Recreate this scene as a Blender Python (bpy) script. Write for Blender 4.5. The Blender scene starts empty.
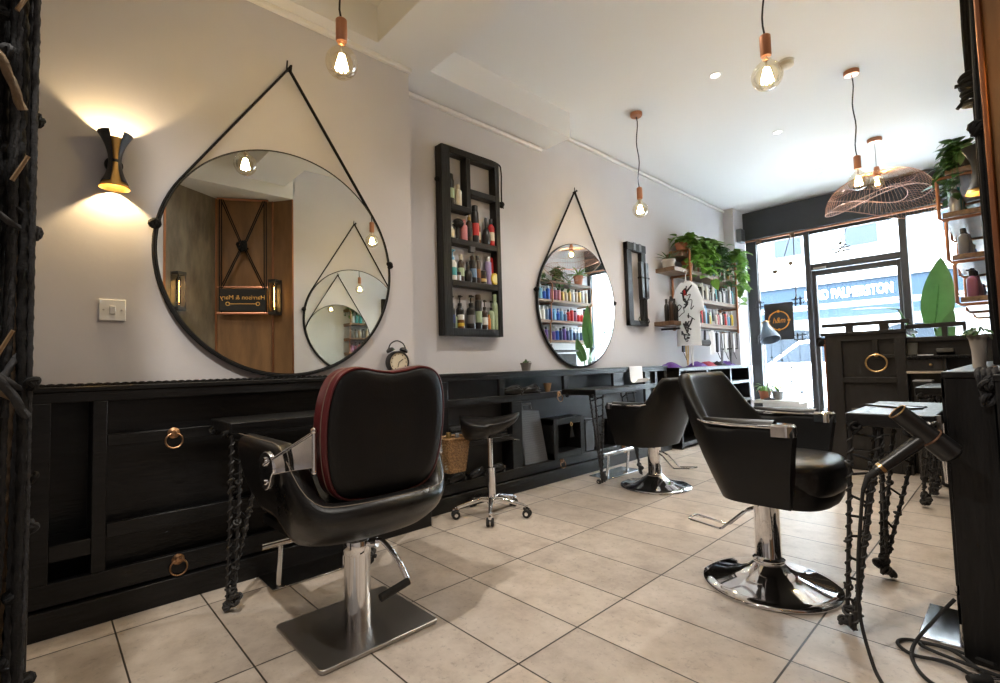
import bpy, math, random
from mathutils import Vector, Matrix

SC = bpy.context.scene
COL = SC.collection
PI = math.pi
rnd = random.Random(11)

# ------------------------------------------------------------------ camera
cam_d = bpy.data.cameras.new('camera')
cam_d.sensor_fit = 'HORIZONTAL'
cam_d.sensor_width = 36.0
cam_d.lens = 17.56
cam_d.clip_start = 0.02
cam_d.clip_end = 200
cam = bpy.data.objects.new('camera', cam_d)
COL.objects.link(cam)
_r = Vector((0.6850, 0.7280, -0.0280)).normalized()
_b = Vector((0.7270, -0.6850, -0.0520)).normalized()
_u = _b.cross(_r).normalized()
_r = _u.cross(_b).normalized()
cam.matrix_world = Matrix(((_r.x, _u.x, _b.x, 0.0), (_r.y, _u.y, _b.y, 0.0), (_r.z, _u.z, _b.z, 0.9423), (0, 0, 0, 1)))
SC.camera = cam

# ------------------------------------------------------------------ exposure, sky, lights
SC.view_settings.view_transform = 'Standard'
SC.view_settings.look = 'None'
SC.view_settings.exposure = 0.04
SC.view_settings.gamma = 1.0
SC.view_settings.use_curve_mapping = False
SC.cycles.use_denoising = True
SC.cycles.max_bounces = 10
SC.cycles.diffuse_bounces = 5
SC.cycles.glossy_bounces = 7
SC.cycles.transparent_max_bounces = 24
SC.cycles.sample_clamp_indirect = 25.0
SC.cycles.caustics_reflective = False
SC.cycles.caustics_refractive = False

SKY_STRENGTH = 88.0
BULB_W = 9.0
SPOT_W = 75.0
SCONCE_W = 11.0
EDISON_W = 7.0

wd = bpy.data.worlds.new('sky')
SC.world = wd
wd.use_nodes = True
wd.node_tree.nodes['Background'].inputs['Color'].default_value = (0.76, 0.88, 1.0, 1)
wd.node_tree.nodes['Background'].inputs['Strength'].default_value = SKY_STRENGTH


def lamp(name, kind, loc, watts, col, radius=0.03, aim=None, cone=None, blend=0.4):
    d = bpy.data.lights.new(name, kind)
    d.energy = watts
    d.color = col
    d.shadow_soft_size = radius
    o = bpy.data.objects.new(name, d)
    o.location = loc
    if kind == 'SPOT':
        d.spot_size = math.radians(cone)
        d.spot_blend = blend
    if aim is not None:
        o.rotation_euler = Vector(aim).to_track_quat('-Z', 'Y').to_euler()
    COL.objects.link(o)
    return o


WARM = (1.0, 0.72, 0.42)
SOFTWARM = (1.0, 0.94, 0.86)
# recessed ceiling spots (the fittings themselves are built further down)
DOWNLIGHTS = [(-1.44, 3.65, 3.08), (-1.44, 5.03, 3.08), (-1.46, 6.45, 3.08), (-1.15, -0.12, 3.08), (-1.44, 2.35, 3.08), (-0.62, 0.85, 3.08), (-1.2, -2.4, 3.08)]
for _p in DOWNLIGHTS:
    lamp('spot_light', 'SPOT', (_p[0], _p[1], _p[2] - 0.03), SPOT_W * (2.2 if _p[1] == -0.12 else 0.35 if _p[1] == 0.85 else 0.8), SOFTWARM, 0.02, (0, 0, -1), 125, 0.55)

# ------------------------------------------------------------------ materials
MATS = {}


def M(name, col, rough=0.5, metal=0.0, var=0.0, vscale=6.0, stretch=(1, 1, 1), bump=0.0, bscale=60.0, emit=None, estr=0.0, spec=0.5, coat=0.0, rvar=0.0):
    if name in MATS:
        return MATS[name]
    m = bpy.data.materials.new(name)
    m.use_nodes = True
    nt = m.node_tree
    b = nt.nodes['Principled BSDF']
    b.inputs['Base Color'].default_value = (*col, 1)
    b.inputs['Roughness'].default_value = rough
    b.inputs['Metallic'].default_value = metal
    b.inputs['Specular IOR Level'].default_value = spec
    if coat:
        b.inputs['Coat Weight'].default_value = coat
        b.inputs['Coat Roughness'].default_value = 0.08
    if var or bump or rvar:
        tc = nt.nodes.new('ShaderNodeTexCoord')
        mp = nt.nodes.new('ShaderNodeMapping')
        mp.inputs['Scale'].default_value = stretch
        nt.links.new(tc.outputs['Object'], mp.inputs['Vector'])
    if var or rvar:
        n = nt.nodes.new('ShaderNodeTexNoise')
        n.inputs['Scale'].default_value = vscale
        n.inputs['Detail'].default_value = 6
        n.inputs['Roughness'].default_value = 0.6
        nt.links.new(mp.outputs['Vector'], n.inputs['Vector'])
    if var:
        r = nt.nodes.new('ShaderNodeValToRGB')
        r.color_ramp.elements[0].position = 0.3
        r.color_ramp.elements[1].position = 0.7
        r.color_ramp.elements[0].color = (*[max(0, c * (1 - var)) for c in col], 1)
        r.color_ramp.elements[1].color = (*[min(1, c * (1 + var)) for c in col], 1)
        nt.links.new(n.outputs['Fac'], r.inputs['Fac'])
        nt.links.new(r.outputs['Color'], b.inputs['Base Color'])
    if rvar:
        mr = nt.nodes.new('ShaderNodeMapRange')
        mr.inputs['To Min'].default_value = max(0.02, rough - rvar)
        mr.inputs['To Max'].default_value = min(1, rough + rvar)
        nt.links.new(n.outputs['Fac'], mr.inputs['Value'])
        nt.links.new(mr.outputs['Result'], b.inputs['Roughness'])
    if bump:
        n2 = nt.nodes.new('ShaderNodeTexNoise')
        n2.inputs['Scale'].default_value = bscale
        n2.inputs['Detail'].default_value = 4
        nt.links.new(mp.outputs['Vector'], n2.inputs['Vector'])
        bp = nt.nodes.new('ShaderNodeBump')
        bp.inputs['Strength'].default_value = bump
        bp.inputs['Distance'].default_value = 0.01
        nt.links.new(n2.outputs['Fac'], bp.inputs['Height'])
        nt.links.new(bp.outputs['Normal'], b.inputs['Normal'])
    if emit is not None:
        b.inputs['Emission Color'].default_value = (*emit, 1)
        b.inputs['Emission Strength'].default_value = estr
    MATS[name] = m
    return m


def translucent(m, col, f):
    """let part of the light through a thin sheet: cloth, leaves"""
    nt = m.node_tree
    out = [n for n in nt.nodes if n.type == 'OUTPUT_MATERIAL'][0]
    b = nt.nodes['Principled BSDF']
    t = nt.nodes.new('ShaderNodeBsdfTranslucent')
    t.inputs['Color'].default_value = (*col, 1)
    mx = nt.nodes.new('ShaderNodeMixShader')
    mx.inputs[0].default_value = f
    nt.links.new(b.outputs[0], mx.inputs[1])
    nt.links.new(t.outputs[0], mx.inputs[2])
    nt.links.new(mx.outputs[0], out.inputs['Surface'])
    return m


def glass_mat(name, tint=(1, 1, 1), ior=1.45, gain=1.0):
    m = bpy.data.materials.new(name)
    m.use_nodes = True
    nt = m.node_tree
    for n in list(nt.nodes):
        if n.type == 'BSDF_PRINCIPLED':
            nt.nodes.remove(n)
    out = [n for n in nt.nodes if n.type == 'OUTPUT_MATERIAL'][0]
    tr = nt.nodes.new('ShaderNodeBsdfTransparent')
    tr.inputs['Color'].default_value = (*tint, 1)
    gl = nt.nodes.new('ShaderNodeBsdfGlossy')
    gl.inputs['Roughness'].default_value = 0.02
    fr = nt.nodes.new('ShaderNodeFresnel')
    fr.inputs['IOR'].default_value = ior
    mu = nt.nodes.new('ShaderNodeMath')
    mu.operation = 'MULTIPLY'
    mu.use_clamp = True
    mu.inputs[1].default_value = gain
    mx = nt.nodes.new('ShaderNodeMixShader')
    nt.links.new(fr.outputs[0], mu.inputs[0])
    nt.links.new(mu.outputs[0], mx.inputs[0])
    nt.links.new(tr.outputs[0], mx.inputs[1])
    nt.links.new(gl.outputs[0], mx.inputs[2])
    nt.links.new(mx.outputs[0], out.inputs['Surface'])
    MATS[name] = m
    return m


def floor_mat():
    m = bpy.data.materials.new('floor_tiles')
    m.use_nodes = True
    nt = m.node_tree
    N = nt.nodes.new
    L = nt.links.new
    b = nt.nodes['Principled BSDF']
    tc = N('ShaderNodeTexCoord')
    sx = N('ShaderNodeSeparateXYZ')
    L(tc.outputs['Object'], sx.inputs[0])

    def math_(op, a, c, clamp=False):
        n = N('ShaderNodeMath')
        n.operation = op
        n.use_clamp = clamp
        for i, v in enumerate((a, c)):
            if v is None:
                continue
            if isinstance(v, (int, float)):
                n.inputs[i].default_value = v
            else:
                L(v, n.inputs[i])
        return n.outputs[0]

    def cell(o, start, size, half):
        t = math_('DIVIDE', math_('SUBTRACT', o, start), size)
        fl = math_('FLOOR', t, None)
        f = math_('SUBTRACT', t, fl)
        d = math_('MULTIPLY', math_('MINIMUM', f, math_('SUBTRACT', 1.0, f)), size)
        g = math_('DIVIDE', math_('SUBTRACT', d, half), 0.0012, True)
        return fl, g
    fx, gx = cell(sx.outputs['X'], -1.7434, 0.6, 0.0026)
    fy, gy = cell(sx.outputs['Y'], 1.4193, 0.30092, 0.0022)
    g = math_('MULTIPLY', gx, gy)
    cb = N('ShaderNodeCombineXYZ')
    L(fx, cb.inputs[0])
    L(fy, cb.inputs[1])
    wn = N('ShaderNodeTexWhiteNoise')
    L(cb.outputs[0], wn.inputs['Vector'])
    # stone mottling, shifted per tile
    ad = N('ShaderNodeVectorMath')
    ad.operation = 'MULTIPLY_ADD'
    L(wn.outputs['Color'], ad.inputs[0])
    ad.inputs[1].default_value = (9, 9, 9)
    L(tc.outputs['Object'], ad.inputs[2])
    n1 = N('ShaderNodeTexNoise')
    n1.inputs['Scale'].default_value = 8.0
    n1.inputs['Detail'].default_value = 9
    n1.inputs['Roughness'].default_value = 0.68
    n1.inputs['Distortion'].default_value = 0.1
    L(ad.outputs[0], n1.inputs['Vector'])
    r1 = N('ShaderNodeValToRGB')
    e = r1.color_ramp.elements
    e[0].position = 0.28
    e[0].color = (0.42, 0.345, 0.285, 1)
    e[1].position = 0.72
    e[1].color = (0.66, 0.58, 0.505, 1)
    k = e.new(0.5)
    k.color = (0.565, 0.485, 0.41, 1)
    L(n1.outputs['Fac'], r1.inputs['Fac'])
    br = N('ShaderNodeMixRGB')
    br.blend_type = 'MULTIPLY'
    br.inputs[0].default_value = 1.0
    tone = N('ShaderNodeMapRange')
    tone.inputs['To Min'].default_value = 0.86
    tone.inputs['To Max'].default_value = 1.06
    L(wn.outputs['Value'], tone.inputs['Value'])
    L(r1.outputs['Color'], br.inputs[1])
    L(tone.outputs['Result'], br.inputs[2])
    # fine dark pitting of the stone
    n3 = N('ShaderNodeTexNoise')
    n3.inputs['Scale'].default_value = 46.0
    n3.inputs['Detail'].default_value = 5
    n3.inputs['Roughness'].default_value = 0.75
    L(ad.outputs[0], n3.inputs['Vector'])
    pit = N('ShaderNodeMapRange')
    pit.inputs['From Min'].default_value = 0.32
    pit.inputs['From Max'].default_value = 0.44
    pit.inputs['To Min'].default_value = 0.72
    pit.inputs['To Max'].default_value = 1.0
    L(n3.outputs['Fac'], pit.inputs['Value'])
    br2 = N('ShaderNodeMixRGB')
    br2.blend_type = 'MULTIPLY'
    br2.inputs[0].default_value = 1.0
    L(br.outputs[0], br2.inputs[1])
    L(pit.outputs['Result'], br2.inputs[2])
    br = br2
    mx = N('ShaderNodeMixRGB')
    mx.inputs[1].default_value = (0.035, 0.028, 0.022, 1)
    L(g, mx.inputs[0])
    L(br.outputs[0], mx.inputs[2])
    L(mx.outputs[0], b.inputs['Base Color'])
    rr = N('ShaderNodeMapRange')
    rr.inputs['To Min'].default_value = 0.30
    rr.inputs['To Max'].default_value = 0.46
    L(n1.outputs['Fac'], rr.inputs['Value'])
    L(rr.outputs['Result'], b.inputs['Roughness'])
    bp = N('ShaderNodeBump')
    bp.inputs['Strength'].default_value = 0.25
    bp.inputs['Distance'].default_value = 0.004
    hs = math_('ADD', math_('MULTIPLY', g, 1.0), math_('MULTIPLY', n1.outputs['Fac'], 0.35))
    L(hs, bp.inputs['Height'])
    L(bp.outputs['Normal'], b.inputs['Normal'])
    return m


FLOOR = floor_mat()
WALLP = M('painted_plaster', (0.555, 0.535, 0.55), 0.7, bump=0.06, bscale=25, var=0.03, vscale=2)
CEILP = M('ceiling_paint', (0.74, 0.735, 0.73), 0.75, bump=0.03, bscale=18)
TRIMP = M('white_gloss_paint', (0.74, 0.72, 0.69), 0.35)
BLACKW = M('black_stained_wood', (0.0065, 0.0065, 0.007), 0.36, spec=0.33, var=0.45, vscale=5, stretch=(6, 0.7, 6), bump=0.25, bscale=14, rvar=0.12)
BLACKWV = M('black_stained_wood_upright', (0.0065, 0.0065, 0.007), 0.36, spec=0.33, var=0.45, vscale=5, stretch=(6, 6, 0.7), bump=0.25, bscale=14, rvar=0.12)
DARKP = M('charcoal_paint', (0.028, 0.030, 0.034), 0.45, var=0.1, vscale=3)
LEATHER = M('black_leather', (0.006, 0.0055, 0.0055), 0.30, spec=0.42, bump=0.10, bscale=160, var=0.15, vscale=9, rvar=0.08)
LEATHERB = M('matt_black_vinyl', (0.006, 0.006, 0.0065), 0.42, spec=0.26, bump=0.08, bscale=200, var=0.15, vscale=9)
REDL = M('oxblood_leather', (0.10, 0.012, 0.014), 0.34, bump=0.08, bscale=160, var=0.2, vscale=12)
STITCH = M('cream_thread', (0.22, 0.18, 0.14), 0.8)
CHROME = M('polished_chrome', (0.80, 0.80, 0.82), 0.06, 1.0)
STEEL = M('brushed_steel', (0.46, 0.44, 0.42), 0.36, 1.0, rvar=0.06, vscale=30, stretch=(1, 12, 1))
COPPER = M('copper', (0.52, 0.24, 0.14), 0.32, 1.0)
COPPERP = M('aged_copper_pipe', (0.34, 0.155, 0.085), 0.38, 1.0)
BRASS = M('aged_brass', (0.60, 0.40, 0.19), 0.30, 1.0)
GOLD = M('gold_leaf_lining', (0.78, 0.48, 0.16), 0.34, 1.0)
BLACKM = M('black_metal', (0.014, 0.014, 0.015), 0.42, bump=0.05, bscale=90)
BLACKP = M('black_plastic', (0.013, 0.013, 0.014), 0.32)
RUBBER = M('black_rubber', (0.012, 0.012, 0.012), 0.7)
ROPE = M('black_rope', (0.008, 0.008, 0.0085), 0.75, spec=0.25, bump=0.2, bscale=170, var=0.3, vscale=40)
ROPEG = M('charcoal_rope', (0.026, 0.026, 0.028), 0.75, spec=0.3, bump=0.25, bscale=170, var=0.3, vscale=40)
CORD = M('grey_black_cord', (0.028, 0.027, 0.026), 0.55)
ROPET = M('tan_rope', (0.16, 0.11, 0.068), 0.8, spec=0.3, bump=0.25, bscale=170, var=0.3, vscale=40)
MIRROR = M('mirror_glass', (0.86, 0.89, 0.86), 0.0, 1.0)
WHITEP = M('white_plastic', (0.78, 0.77, 0.75), 0.3)
PAPER = M('white_card', (0.80, 0.80, 0.80), 0.6)
TERRA = M('terracotta', (0.42, 0.155, 0.085), 0.8, var=0.12, vscale=12)
CONCR = M('grey_concrete', (0.17, 0.16, 0.15), 0.9, var=0.2, vscale=20)
SOIL = M('potting_soil', (0.03, 0.02, 0.014), 0.95, var=0.3, vscale=60)
LEAFA = M('bright_green_leaf', (0.12, 0.26, 0.04), 0.42, var=0.35, vscale=14)
LEAFB = M('deep_green_leaf', (0.045, 0.125, 0.03), 0.42, var=0.35, vscale=14)
LEAFC = M('banana_green_leaf', (0.065, 0.125, 0.05), 0.38, var=0.2, vscale=5)
translucent(LEAFA, (0.22, 0.40, 0.05), 0.22)
translucent(LEAFC, (0.08, 0.20, 0.04), 0.12)
WOODB = M('brown_shelf_board', (0.16, 0.095, 0.055), 0.42, var=0.4, vscale=6, stretch=(6, 0.8, 6), bump=0.15, bscale=20)
PANELB = M('brown_wood_panel', (0.20, 0.105, 0.045), 0.42, var=0.3, vscale=3.2, stretch=(3, 3, 0.6), bump=0.1, bscale=14)
PANELG = M('grey_brown_panel', (0.155, 0.125, 0.088), 0.6, var=0.45, vscale=3.5, stretch=(3, 3, 0.8), bump=0.1, bscale=10)
WICKER = M('wicker', (0.32, 0.18, 0.075), 0.6, var=0.55, vscale=70, bump=1.0, bscale=110)
GLASS = glass_mat('window_glass', (0.97, 0.985, 0.98), 1.40, 0.55)
BULBG = glass_mat('glow_tinted_bulb_glass', (1.0, 0.94, 0.80), 1.45, 0.45)  # amber tint puts the lit bulbs' yellow glow into the glass colour
CLEARG = glass_mat('clear_tube_glass', (1.0, 0.95, 0.85), 1.45, 1.0)
FILA = M('glowing_filament', (1, 0.8, 0.5), 0.5, emit=(1.0, 0.78, 0.42), estr=190)
FILB = M('amber_filament', (1, 0.6, 0.3), 0.5, emit=(1.0, 0.52, 0.14), estr=26)
LENS = M('lit_spot_lens', (1, 1, 1), 0.4, emit=(1.0, 0.93, 0.82), estr=6)


# ------------------------------------------------------------------ mesh builder
def frame_from(d):
    d = Vector(d).normalized()
    a = Vector((0, 0, 1)) if abs(d.z) < 0.95 else Vector((1, 0, 0))
    u = d.cross(a).normalized()
    return u, d.cross(u).normalized()


class MB:
    def __init__(self):
        self.v = []
        self.f = []
        self.mi = []
        self.cur = 0

    def add(self, vs, fs):
        o = len(self.v)
        self.v += [tuple(p) for p in vs]
        self.f += [tuple(i + o for i in q) for q in fs]
        self.mi += [self.cur] * len(fs)
        return self

    def box(self, a, b):
        x0, y0, z0 = [min(p, q) for p, q in zip(a, b)]
        x1, y1, z1 = [max(p, q) for p, q in zip(a, b)]
        return self.add([(x0, y0, z0), (x1, y0, z0), (x1, y1, z0), (x0, y1, z0), (x0, y0, z1), (x1, y0, z1), (x1, y1, z1), (x0, y1, z1)],
                        [(0, 3, 2, 1), (4, 5, 6, 7), (0, 1, 5, 4), (1, 2, 6, 5), (2, 3, 7, 6), (3, 0, 4, 7)])

    def obox(self, c, size, mat=None):
        h = [s / 2 for s in size]
        mat = mat or Matrix.Identity(3)
        vs = [Vector(c) + mat @ Vector((sx * h[0], sy * h[1], sz * h[2])) for sz in (-1, 1) for sx, sy in ((-1, -1), (1, -1), (1, 1), (-1, 1))]
        return self.add(vs, [(0, 3, 2, 1), (4, 5, 6, 7), (0, 1, 5, 4), (1, 2, 6, 5), (2, 3, 7, 6), (3, 0, 4, 7)])

    def grid(self, rows, cu=False, cv=False):
        n = len(rows)
        m = len(rows[0])
        fs = []
        for i in range(n if cu else n - 1):
            for j in range(m if cv else m - 1):
                a, b = i, (i + 1) % n
                c, d = j, (j + 1) % m
                fs.append((a * m + c, a * m + d, b * m + d, b * m + c))
        return self.add([p for r in rows for p in r], fs)

    def tube(self, pts, r, n=8, closed=False, caps=True):
        pts = [Vector(p) for p in pts]
        m = len(pts)
        rs = r if isinstance(r, (list, tuple)) else [r] * m
        rows = []
        u = None
        for i, p in enumerate(pts):
            a = pts[(i - 1) % m] if (i > 0 or closed) else p
            b = pts[(i + 1) % m] if (i < m - 1 or closed) else p
            d = b - a
            if d.length < 1e-9:
                d = Vector((0, 0, 1))
            d.normalize()
            if u is None:
                u, _ = frame_from(d)
            else:
                u = u - d * u.dot(d)
                if u.length < 1e-6:
                    u, _ = frame_from(d)
                u.normalize()
            w = d.cross(u)
            rows.append([p + (u * math.cos(2 * PI * k / n) + w * math.sin(2 * PI * k / n)) * rs[i] for k in range(n)])
        self.grid(rows, closed, True)
        if caps and not closed:
            self.add(rows[0], [tuple(range(n))[::-1]])
            self.add(rows[-1], [tuple(range(n))])
        return self

    def cyl(self, p0, p1, r0, r1=None, n=20):
        return self.tube([p0, p1], [r0, r0 if r1 is None else r1], n)

    def lathe(self, prof, c=(0, 0, 0), n=24, axis=(0, 0, 1), closed=False, sx=1.0):
        ax = Vector(axis).normalized()
        if abs(ax.z) > 0.999:
            u, w = Vector((1, 0, 0)), Vector((0, 1, 0)) * (1 if ax.z > 0 else -1)
        else:
            u, w = frame_from(ax)
        c = Vector(c)
        rows = [[c + ax * z + (u * math.cos(2 * PI * k / n) * sx + w * math.sin(2 * PI * k / n)) * max(r, 1e-5) for k in range(n)] for r, z in prof]
        return self.grid(rows, closed, True)

    def sphere(self, c, r, n=14, sc=(1, 1, 1)):
        m = max(6, n // 2)
        rows = []
        for i in range(m + 1):
            t = PI * i / m
            rows.append([Vector(c) + Vector((max(1e-5, math.sin(t)) * math.cos(2 * PI * k / n) * sc[0], max(1e-5, math.sin(t)) * math.sin(2 * PI * k / n) * sc[1], -math.cos(t) * sc[2])) * r for k in range(n)])
        return self.grid(rows, False, True)

    def torus(self, c, R, r, axis=(0, 0, 1), n=24, m=8):
        u, w = frame_from(axis)
        return self.tube([Vector(c) + (u * math.cos(2 * PI * k / n) + w * math.sin(2 * PI * k / n)) * R for k in range(n)], r, m, True)

    def prism(self, poly, origin, ux, uy, depth):
        """poly: 2-D points in the (ux, uy) plane at origin, pushed along ux x uy by depth (a number)"""
        origin, ux, uy = Vector(origin), Vector(ux), Vector(uy)
        nn = ux.cross(uy).normalized() * depth
        n = len(poly)
        a = [origin + ux * p[0] + uy * p[1] for p in poly]
        b = [p + nn for p in a]
        return self.add(a + b, [tuple(range(n))[::-1], tuple(range(n, 2 * n))] + [(i, (i + 1) % n, n + (i + 1) % n, n + i) for i in range(n)])

    def helix(self, p0, p1, R, r, pitch, n=9, m=5, phase=0.0):
        p0, p1 = Vector(p0), Vector(p1)
        d = p1 - p0
        u, w = frame_from(d)
        k = max(3, int(d.length / pitch * n))
        pts = [p0 + d * (i / k) + (u * math.cos(phase + 2 * PI * i / n) + w * math.sin(phase + 2 * PI * i / n)) * R for i in range(k + 1)]
        return self.tube(pts, r, m)

    def rope(self, pts, r, pitch=None, n=9, step=None):
        """three-strand twisted rope along the points"""
        pts = [Vector(p) for p in pts]
        pitch = pitch or r * 5.5
        step = step or pitch / 3.5
        out = [pts[0]]
        acc = 0.0
        for a, b in zip(pts[:-1], pts[1:]):
            L = (b - a).length
            s = step - acc
            while s < L:
                out.append(a.lerp(b, s / L))
                s += step
            acc = L - (s - step)
        out.append(pts[-1])
        rows = []
        u = None
        for i, p in enumerate(out):
            d = (out[min(i + 1, len(out) - 1)] - out[max(0, i - 1)])
            if d.length < 1e-9:
                d = Vector((0, 0, 1))
            d.normalize()
            if u is None:
                u, _ = frame_from(d)
            else:
                u = (u - d * u.dot(d)).normalized()
            w = d.cross(u)
            tw = 2 * PI * i * step / pitch / 3
            rows.append([p + (u * math.cos(2 * PI * k / n) + w * math.sin(2 * PI * k / n)) * r * (0.88 + 0.20 * math.cos(3 * (2 * PI * k / n) - 3 * tw)) for k in range(n)])
        self.grid(rows, False, True)
        self.add(rows[0], [tuple(range(n))[::-1]])
        return self.add(rows[-1], [tuple(range(n))])

    def knot(self, c, R, r, rg, k=4):
        for _ in range(k):
            a = Vector((rg.uniform(-1, 1), rg.uniform(-1, 1), rg.uniform(-1, 1)))
            if a.length < 0.1:
                a = Vector((1, 0, 0))
            self.torus(Vector(c) + Vector((rg.uniform(-1, 1), rg.uniform(-1, 1), rg.uniform(-1, 1))) * R * 0.35, R * rg.uniform(0.6, 1.0), r, a, 10, 6)
        return self


def smooth(o, ang=40):
    me = o.data
    me.polygons.foreach_set('use_smooth', [True] * len(me.polygons))
    me.set_sharp_from_angle(angle=math.radians(ang))
    me.update()


def obj(name, mb, mat, parent=None, bevel=0.0, world=True, subd=0, ang=40):
    """link the builder's shape as ONE mesh object; world=True: the shape's coordinates are those of the room"""
    me = bpy.data.meshes.new(name)
    me.from_pydata(mb.v, [], mb.f)
    mats = mat if isinstance(mat, (list, tuple)) else [mat]
    for x in mats:
        me.materials.append(x)
    if len(mats) > 1:
        me.polygons.foreach_set('material_index', mb.mi)
    me.update()
    o = bpy.data.objects.new(name, me)
    COL.objects.link(o)
    smooth(o, ang)
    if parent is not None:
        o.parent = parent
        if world and 'at' in ORIGIN.get(parent.name, {}):
            o.matrix_parent_inverse = Matrix.Translation(-Vector(ORIGIN[parent.name]['at']))
    if bevel:
        b = o.modifiers.new('bevel', 'BEVEL')
        b.width = bevel
        b.segments = 2
        b.limit_method = 'ANGLE'
        b.angle_limit = math.radians(40)
        b.harden_normals = False
    if subd:
        s = o.modifiers.new('subd', 'SUBSURF')
        s.levels = s.render_levels = subd
    return o


ORIGIN = {}


def thing(name, label, cat, loc=(0, 0, 0), rotz=0.0, group=None):
    o = bpy.data.objects.new(name, None)
    COL.objects.link(o)
    o.empty_display_size = 0.1
    o.location = loc
    o.rotation_euler = (0, 0, rotz)
    ORIGIN[o.name] = {'at': tuple(loc)}
    tag(o, label, cat, group)
    return o


def tag(o, label=None, cat=None, group=None, kind=None):
    if label:
        o['label'] = label
    if cat:
        o['category'] = cat
    if group:
        o['group'] = group
    if kind:
        o['kind'] = kind
    return o


def struct(name, mb, mat, parent=None, bevel=0.0, label=None, cat='wall'):
    o = obj(name, mb, mat, parent, bevel)
    if parent is None:
        tag(o, label, cat, None, 'structure')
    return o


def copy_tree(o, parent=None):
    c = o.copy()
    COL.objects.link(c)
    if parent is not None:
        c.parent = parent
    for ch in list(o.children):
        copy_tree(ch, c)
    return c


def text(name, body, size, mat, parent, origin, ux, uy, extr=0.003, align='LEFT', shear=0.0, sx=1.0, bold=0.0):
    cu = bpy.data.curves.new(name, 'FONT')
    cu.body = body
    cu.size = size
    cu.extrude = extr
    cu.offset = bold
    cu.align_x = align
    cu.shear = shear
    cu.resolution_u = 3
    cu.materials.append(mat)
    tmp = bpy.data.objects.new(name, cu)
    COL.objects.link(tmp)
    bpy.context.view_layer.update()
    me = bpy.data.meshes.new_from_object(tmp.evaluated_get(bpy.context.evaluated_depsgraph_get()))
    bpy.data.objects.remove(tmp)
    bpy.data.curves.remove(cu)
    me.name = name
    o = bpy.data.objects.new(name, me)
    COL.objects.link(o)
    ux, uy = Vector(ux).normalized(), Vector(uy).normalized()
    uz = ux.cross(uy)
    mw = Matrix(((ux.x * sx, uy.x, uz.x, origin[0]), (ux.y * sx, uy.y, uz.y, origin[1]), (ux.z * sx, uy.z, uz.z, origin[2]), (0, 0, 0, 1)))
    if parent is not None:
        o.parent = parent
        if parent.name in ORIGIN:
            o.matrix_parent_inverse = Matrix.Translation(-Vector(ORIGIN[parent.name]['at']))
    o.matrix_basis = mw
    return o


ORD = ['first', 'second', 'third', 'fourth', 'fifth', 'sixth', 'seventh', 'eighth', 'ninth', 'tenth', 'eleventh', 'twelfth', 'thirteenth', 'fourteenth',
       'fifteenth', 'sixteenth', 'seventeenth', 'eighteenth', 'nineteenth', 'twentieth', 'twenty-first', 'twenty-second', 'twenty-third', 'twenty-fourth']


def lerp(a, b, t):
    return a + (b - a) * t


def sstep(a, b, x):
    t = max(0.0, min(1.0, (x - a) / (b - a)))
    return t * t * (3 - 2 * t)


def bez(ps, n=16):
    """Catmull-Rom through the points"""
    ps = [Vector(p) for p in ps]
    out = []
    for i in range(len(ps) - 1):
        p0 = ps[max(0, i - 1)]
        p1, p2 = ps[i], ps[i + 1]
        p3 = ps[min(len(ps) - 1, i + 2)]
        for k in range(n):
            t = k / n
            out.append(0.5 * ((2 * p1) + (p2 - p0) * t + (2 * p0 - 5 * p1 + 4 * p2 - p3) * t * t + (3 * p1 - p0 - 3 * p2 + p3) * t ** 3))
    out.append(ps[-1])
    return out
# ================================================================== THE SETTING
RW = -0.03          # plane of the salon's right wall
LW1, LW2 = -2.58, -2.78   # planes of the chimney breast and of the recessed wall

struct('floor', MB().box((-2.95, -4.2, -0.06), (0.95, 7.6, 0.0)), FLOOR, label='pale stone-look floor tiles with dark grout', cat='floor')
struct('wall_left', MB().box((-3.0, -4.2, 0.89), (LW1, 1.69, 3.08)).box((-3.0, -4.2, 0.0), (-2.76, 1.69, 0.89)).box((-2.76, 0.17, 0.0), (LW1, 1.69, 0.89)), WALLP, label='off-white chimney breast behind the big round mirror and lamp')
struct('wall_left_recess', MB().box((-3.0, 1.69, 0), (LW2, 7.6, 3.08)), WALLP, label='off-white recessed wall behind the bottle cabinet')
struct('wall_left_pilaster', MB().box((LW2, 7.05, 0), (-2.64, 7.45, 3.08)), WALLP, label='white corner pilaster beside the shop window')
struct('wall_right', MB().box((RW, 1.885, 0), (0.12, 7.6, 3.08)), WALLP, label='off-white wall opposite the mirrors')
struct('wall_back', MB().box((-3.0, -4.3, 0), (0.95, -4.2, 3.08)), WALLP, label='plain wall behind the camera')
struct('wall_right_back', MB().box((0.75, -4.2, 0), (0.95, 0.9, 3.08)), WALLP, label='plain wall beyond the panelled niche')
struct('ceiling', MB().box((-3.0, -4.3, 3.08), (0.95, 7.6, 3.2)), CEILP, label='white plaster ceiling', cat='ceiling')
bm_ = MB()
bm_.box((LW2, 1.41, 2.86), (0.9, 1.80, 3.08))
bm_.box((LW2, 1.80, 2.86), (-2.50, 3.24, 3.08))
bm_.box((LW1, -4.2, 2.86), (-2.47, 1.41, 3.08))
struct('ceiling_beam', bm_, CEILP, label='boxed-in ceiling beam and soffit around the plaster coffer', cat='ceiling')
struct('trim_1', MB().box((LW1, -4.2, 2.832), (LW1 + 0.03, 1.70, 2.86)), TRIMP, None, 0.006, 'white picture rail over the big mirror', 'trim')
struct('trim_2', MB().box((LW2, 1.69, 2.815), (LW2 + 0.028, 3.17, 2.845)), TRIMP, None, 0.006, 'white picture rail over the bottle cabinet', 'trim')
struct('trim_3', MB().box((LW2, 3.2, 3.035), (LW2 + 0.028, 7.05, 3.065)), TRIMP, None, 0.006, 'white picture rail towards the window', 'trim')


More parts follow.
